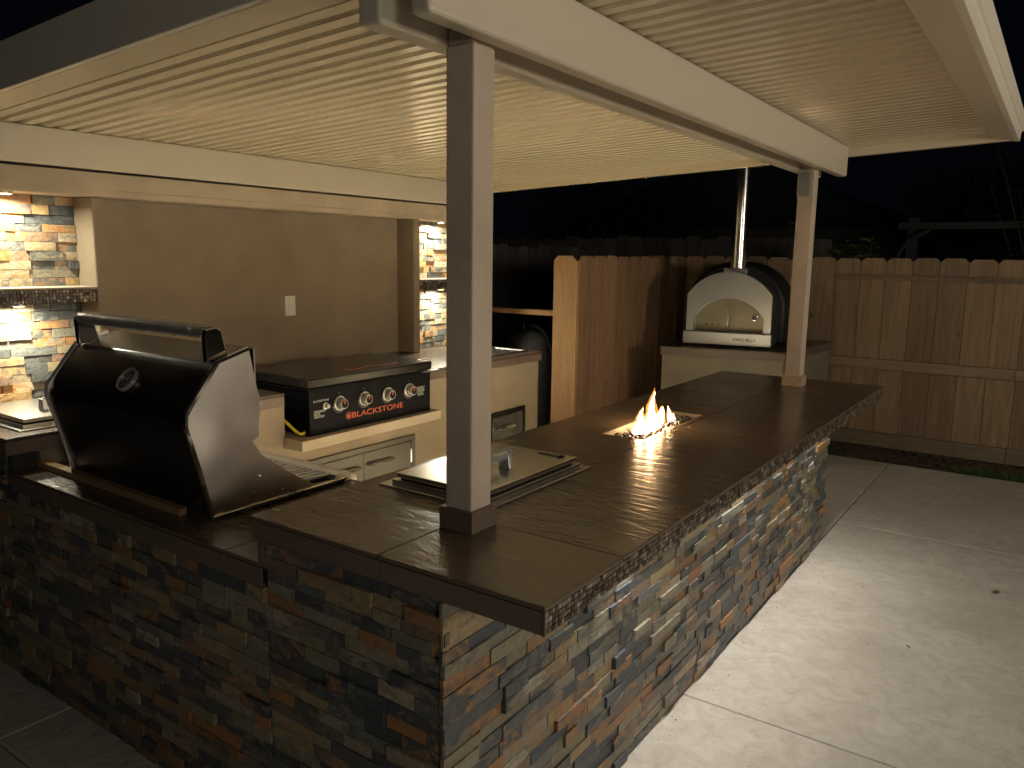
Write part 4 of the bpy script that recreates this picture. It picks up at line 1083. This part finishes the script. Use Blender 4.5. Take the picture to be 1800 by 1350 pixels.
# ================================================================== BEYOND THE FENCE
def leafy(name, label, cat, cx, cy_, z0, n, spread, h, mat, lw=.02, ll=.10, seed=1, up=.6):
    rr_ = random.Random(seed); T = thing(name, (cx, cy_, 0), label, cat)
    mb = MB(); stems = []
    for s in range(max(4, n // 24)):
        a = rr_.uniform(0, 2 * PI); top_ = Vector((cx + spread * math.cos(a) * rr_.uniform(.2, 1), cy_ + spread * .6 * math.sin(a) * rr_.uniform(.2, 1), z0 + h * rr_.uniform(.55, 1.0)))
        p0 = Vector((cx + rr_.uniform(-.04, .04), cy_ + rr_.uniform(-.04, .04), 0)); mid = p0.lerp(top_, .6) + Vector((0, 0, .12)); stems.append((p0, mid, top_)); mb.tube([p0, mid, top_], [.012, .008, .003], 5)
    mb.build('stem', 'bark', T)
    mb = MB()
    for k in range(n):
        p0, mid, tp = rr_.choice(stems); t = rr_.uniform(.45, 1.0); p = p0.lerp(mid, min(1, t * 2)) if t < .5 else mid.lerp(tp, (t - .5) * 2)
        a = rr_.uniform(0, 2 * PI); d = Vector((math.cos(a), math.sin(a), rr_.uniform(-.2, up))).normalized(); sd = d.cross(Vector((0, 0, 1))).normalized()
        L = ll * rr_.uniform(.6, 1.2); wd = lw * rr_.uniform(.7, 1.2); dr_ = Vector((0, 0, -L * .25))
        a0, a1, a2, a3 = p, p + d * L * .45 + sd * wd, p + d * L + dr_, p + d * L * .45 - sd * wd
        mb.add([a0, a1, a2, a3], [(0, 1, 2), (0, 2, 3)])
    mb.build('leaves', mat, T); return T
leafy('shrub', 'leafy green shrub tip just right of the far post above the fence', 'shrub', -1.52, 7.75, 1.45, 260, .26, .82, 'leaf_green', .016, .11, 3)
leafy('shrub', 'broad leaved plant with a yellow-green heart above the fence boards', 'shrub', -1.05, 7.85, 1.45, 300, .33, .66, 'leaf_green', .034, .19, 4)
for i, (px, py, ph, sp, lb) in enumerate(((2.6, 13.0, 4.6, 1.9, 'dark tree crown at the right edge beyond the neighbour arbour'), (-.2, 15.0, 3.6, 1.3, 'dark tree crown standing behind the roof corner'), (-7.2, 14.0, 3.8, 1.8, 'dark tree crown beyond the left end of the fences'))):
    T = thing('tree', (px, py, 0), lb, 'tree')
    mb = MB(); rr_ = random.Random(40 + i); mb.tube([(px, py, 0), (px + .1, py, ph * .35), (px + .05, py, ph * .7)], [.16, .12, .06], 8)
    limbs = []
    for k in range(9):
        a = rr_.uniform(0, 2 * PI); e = Vector((px + sp * .7 * math.cos(a), py + sp * .7 * math.sin(a), ph * rr_.uniform(.55, .95))); mb.tube([(px + .08, py, ph * .4), tuple(Vector((px, py, ph * .55)).lerp(e, .5)), tuple(e)], [.06, .035, .015], 5); limbs.append(e)
    mb.build('trunk', 'bark', T)
    mb = MB()
    for k in range(5200):
        c_ = rr_.choice(limbs); p = c_ + Vector((rr_.gauss(0, .36 * sp * .7), rr_.gauss(0, .36 * sp * .7), rr_.gauss(0, .32 * sp * .6))); a = rr_.uniform(0, 2 * PI); b = rr_.uniform(-1, 1)
        d = Vector((math.cos(a), math.sin(a), b)) * .08; e = Vector((-math.sin(a), math.cos(a), rr_.uniform(-.5, .5))) * .035
        mb.add([p - d * .5, p + e, p + d, p - e], [(0, 1, 2, 3)])
    mb.build('crown', 'leaf_dark', T)
# neighbour's arbour
AR = thing('neighbour_arbour', (.9, 10, 0), 'pale horizontal arbour beam with curved brackets beyond the fence', 'arbour')
MB().box(-1.0, 3.6, 10.0, 10.12, 2.25, 2.34).build('beam', 'pergola_paint', AR, bevel=.004)
for xx in (-.9, 1.9, 3.4): MB().box(xx, xx + .12, 10.125, 10.245, 0, 2.40).build('post', 'pergola_paint', AR)
mb = MB(); mb.tube([(-1.0, 9.98, 1.7), (-.96, 9.98, 1.95), (-.85, 9.98, 2.12), (-.62, 9.98, 2.24)], .03, 6); mb.build('bracket', 'pergola_paint', AR)
leafy('vine', 'wispy vine shoots rising from the neighbour arbour beam', 'vine', .9, 10.1, 2.0, 500, 1.3, 1.3, 'leaf_dark', .03, .12, 12)
NH = thing('neighbour_house', (-5.5, 20, 0), 'dark single storey house silhouette beyond the fences', 'house')
MB().box(-10.5, -2.2, 18, 24, 0, 2.6).build('wall', 'neighbour_wall', NH)
MB().prism([(-11, 2.6), (-1.7, 2.6), (-6.3, 4.4)], 1, 17.5, 24.5).build('roof', 'roof_shingle', NH)
MB().box(-5.0, -3.8, 17.94, 17.999, 1.0, 2.1).build('window', 'dark_face', NH)
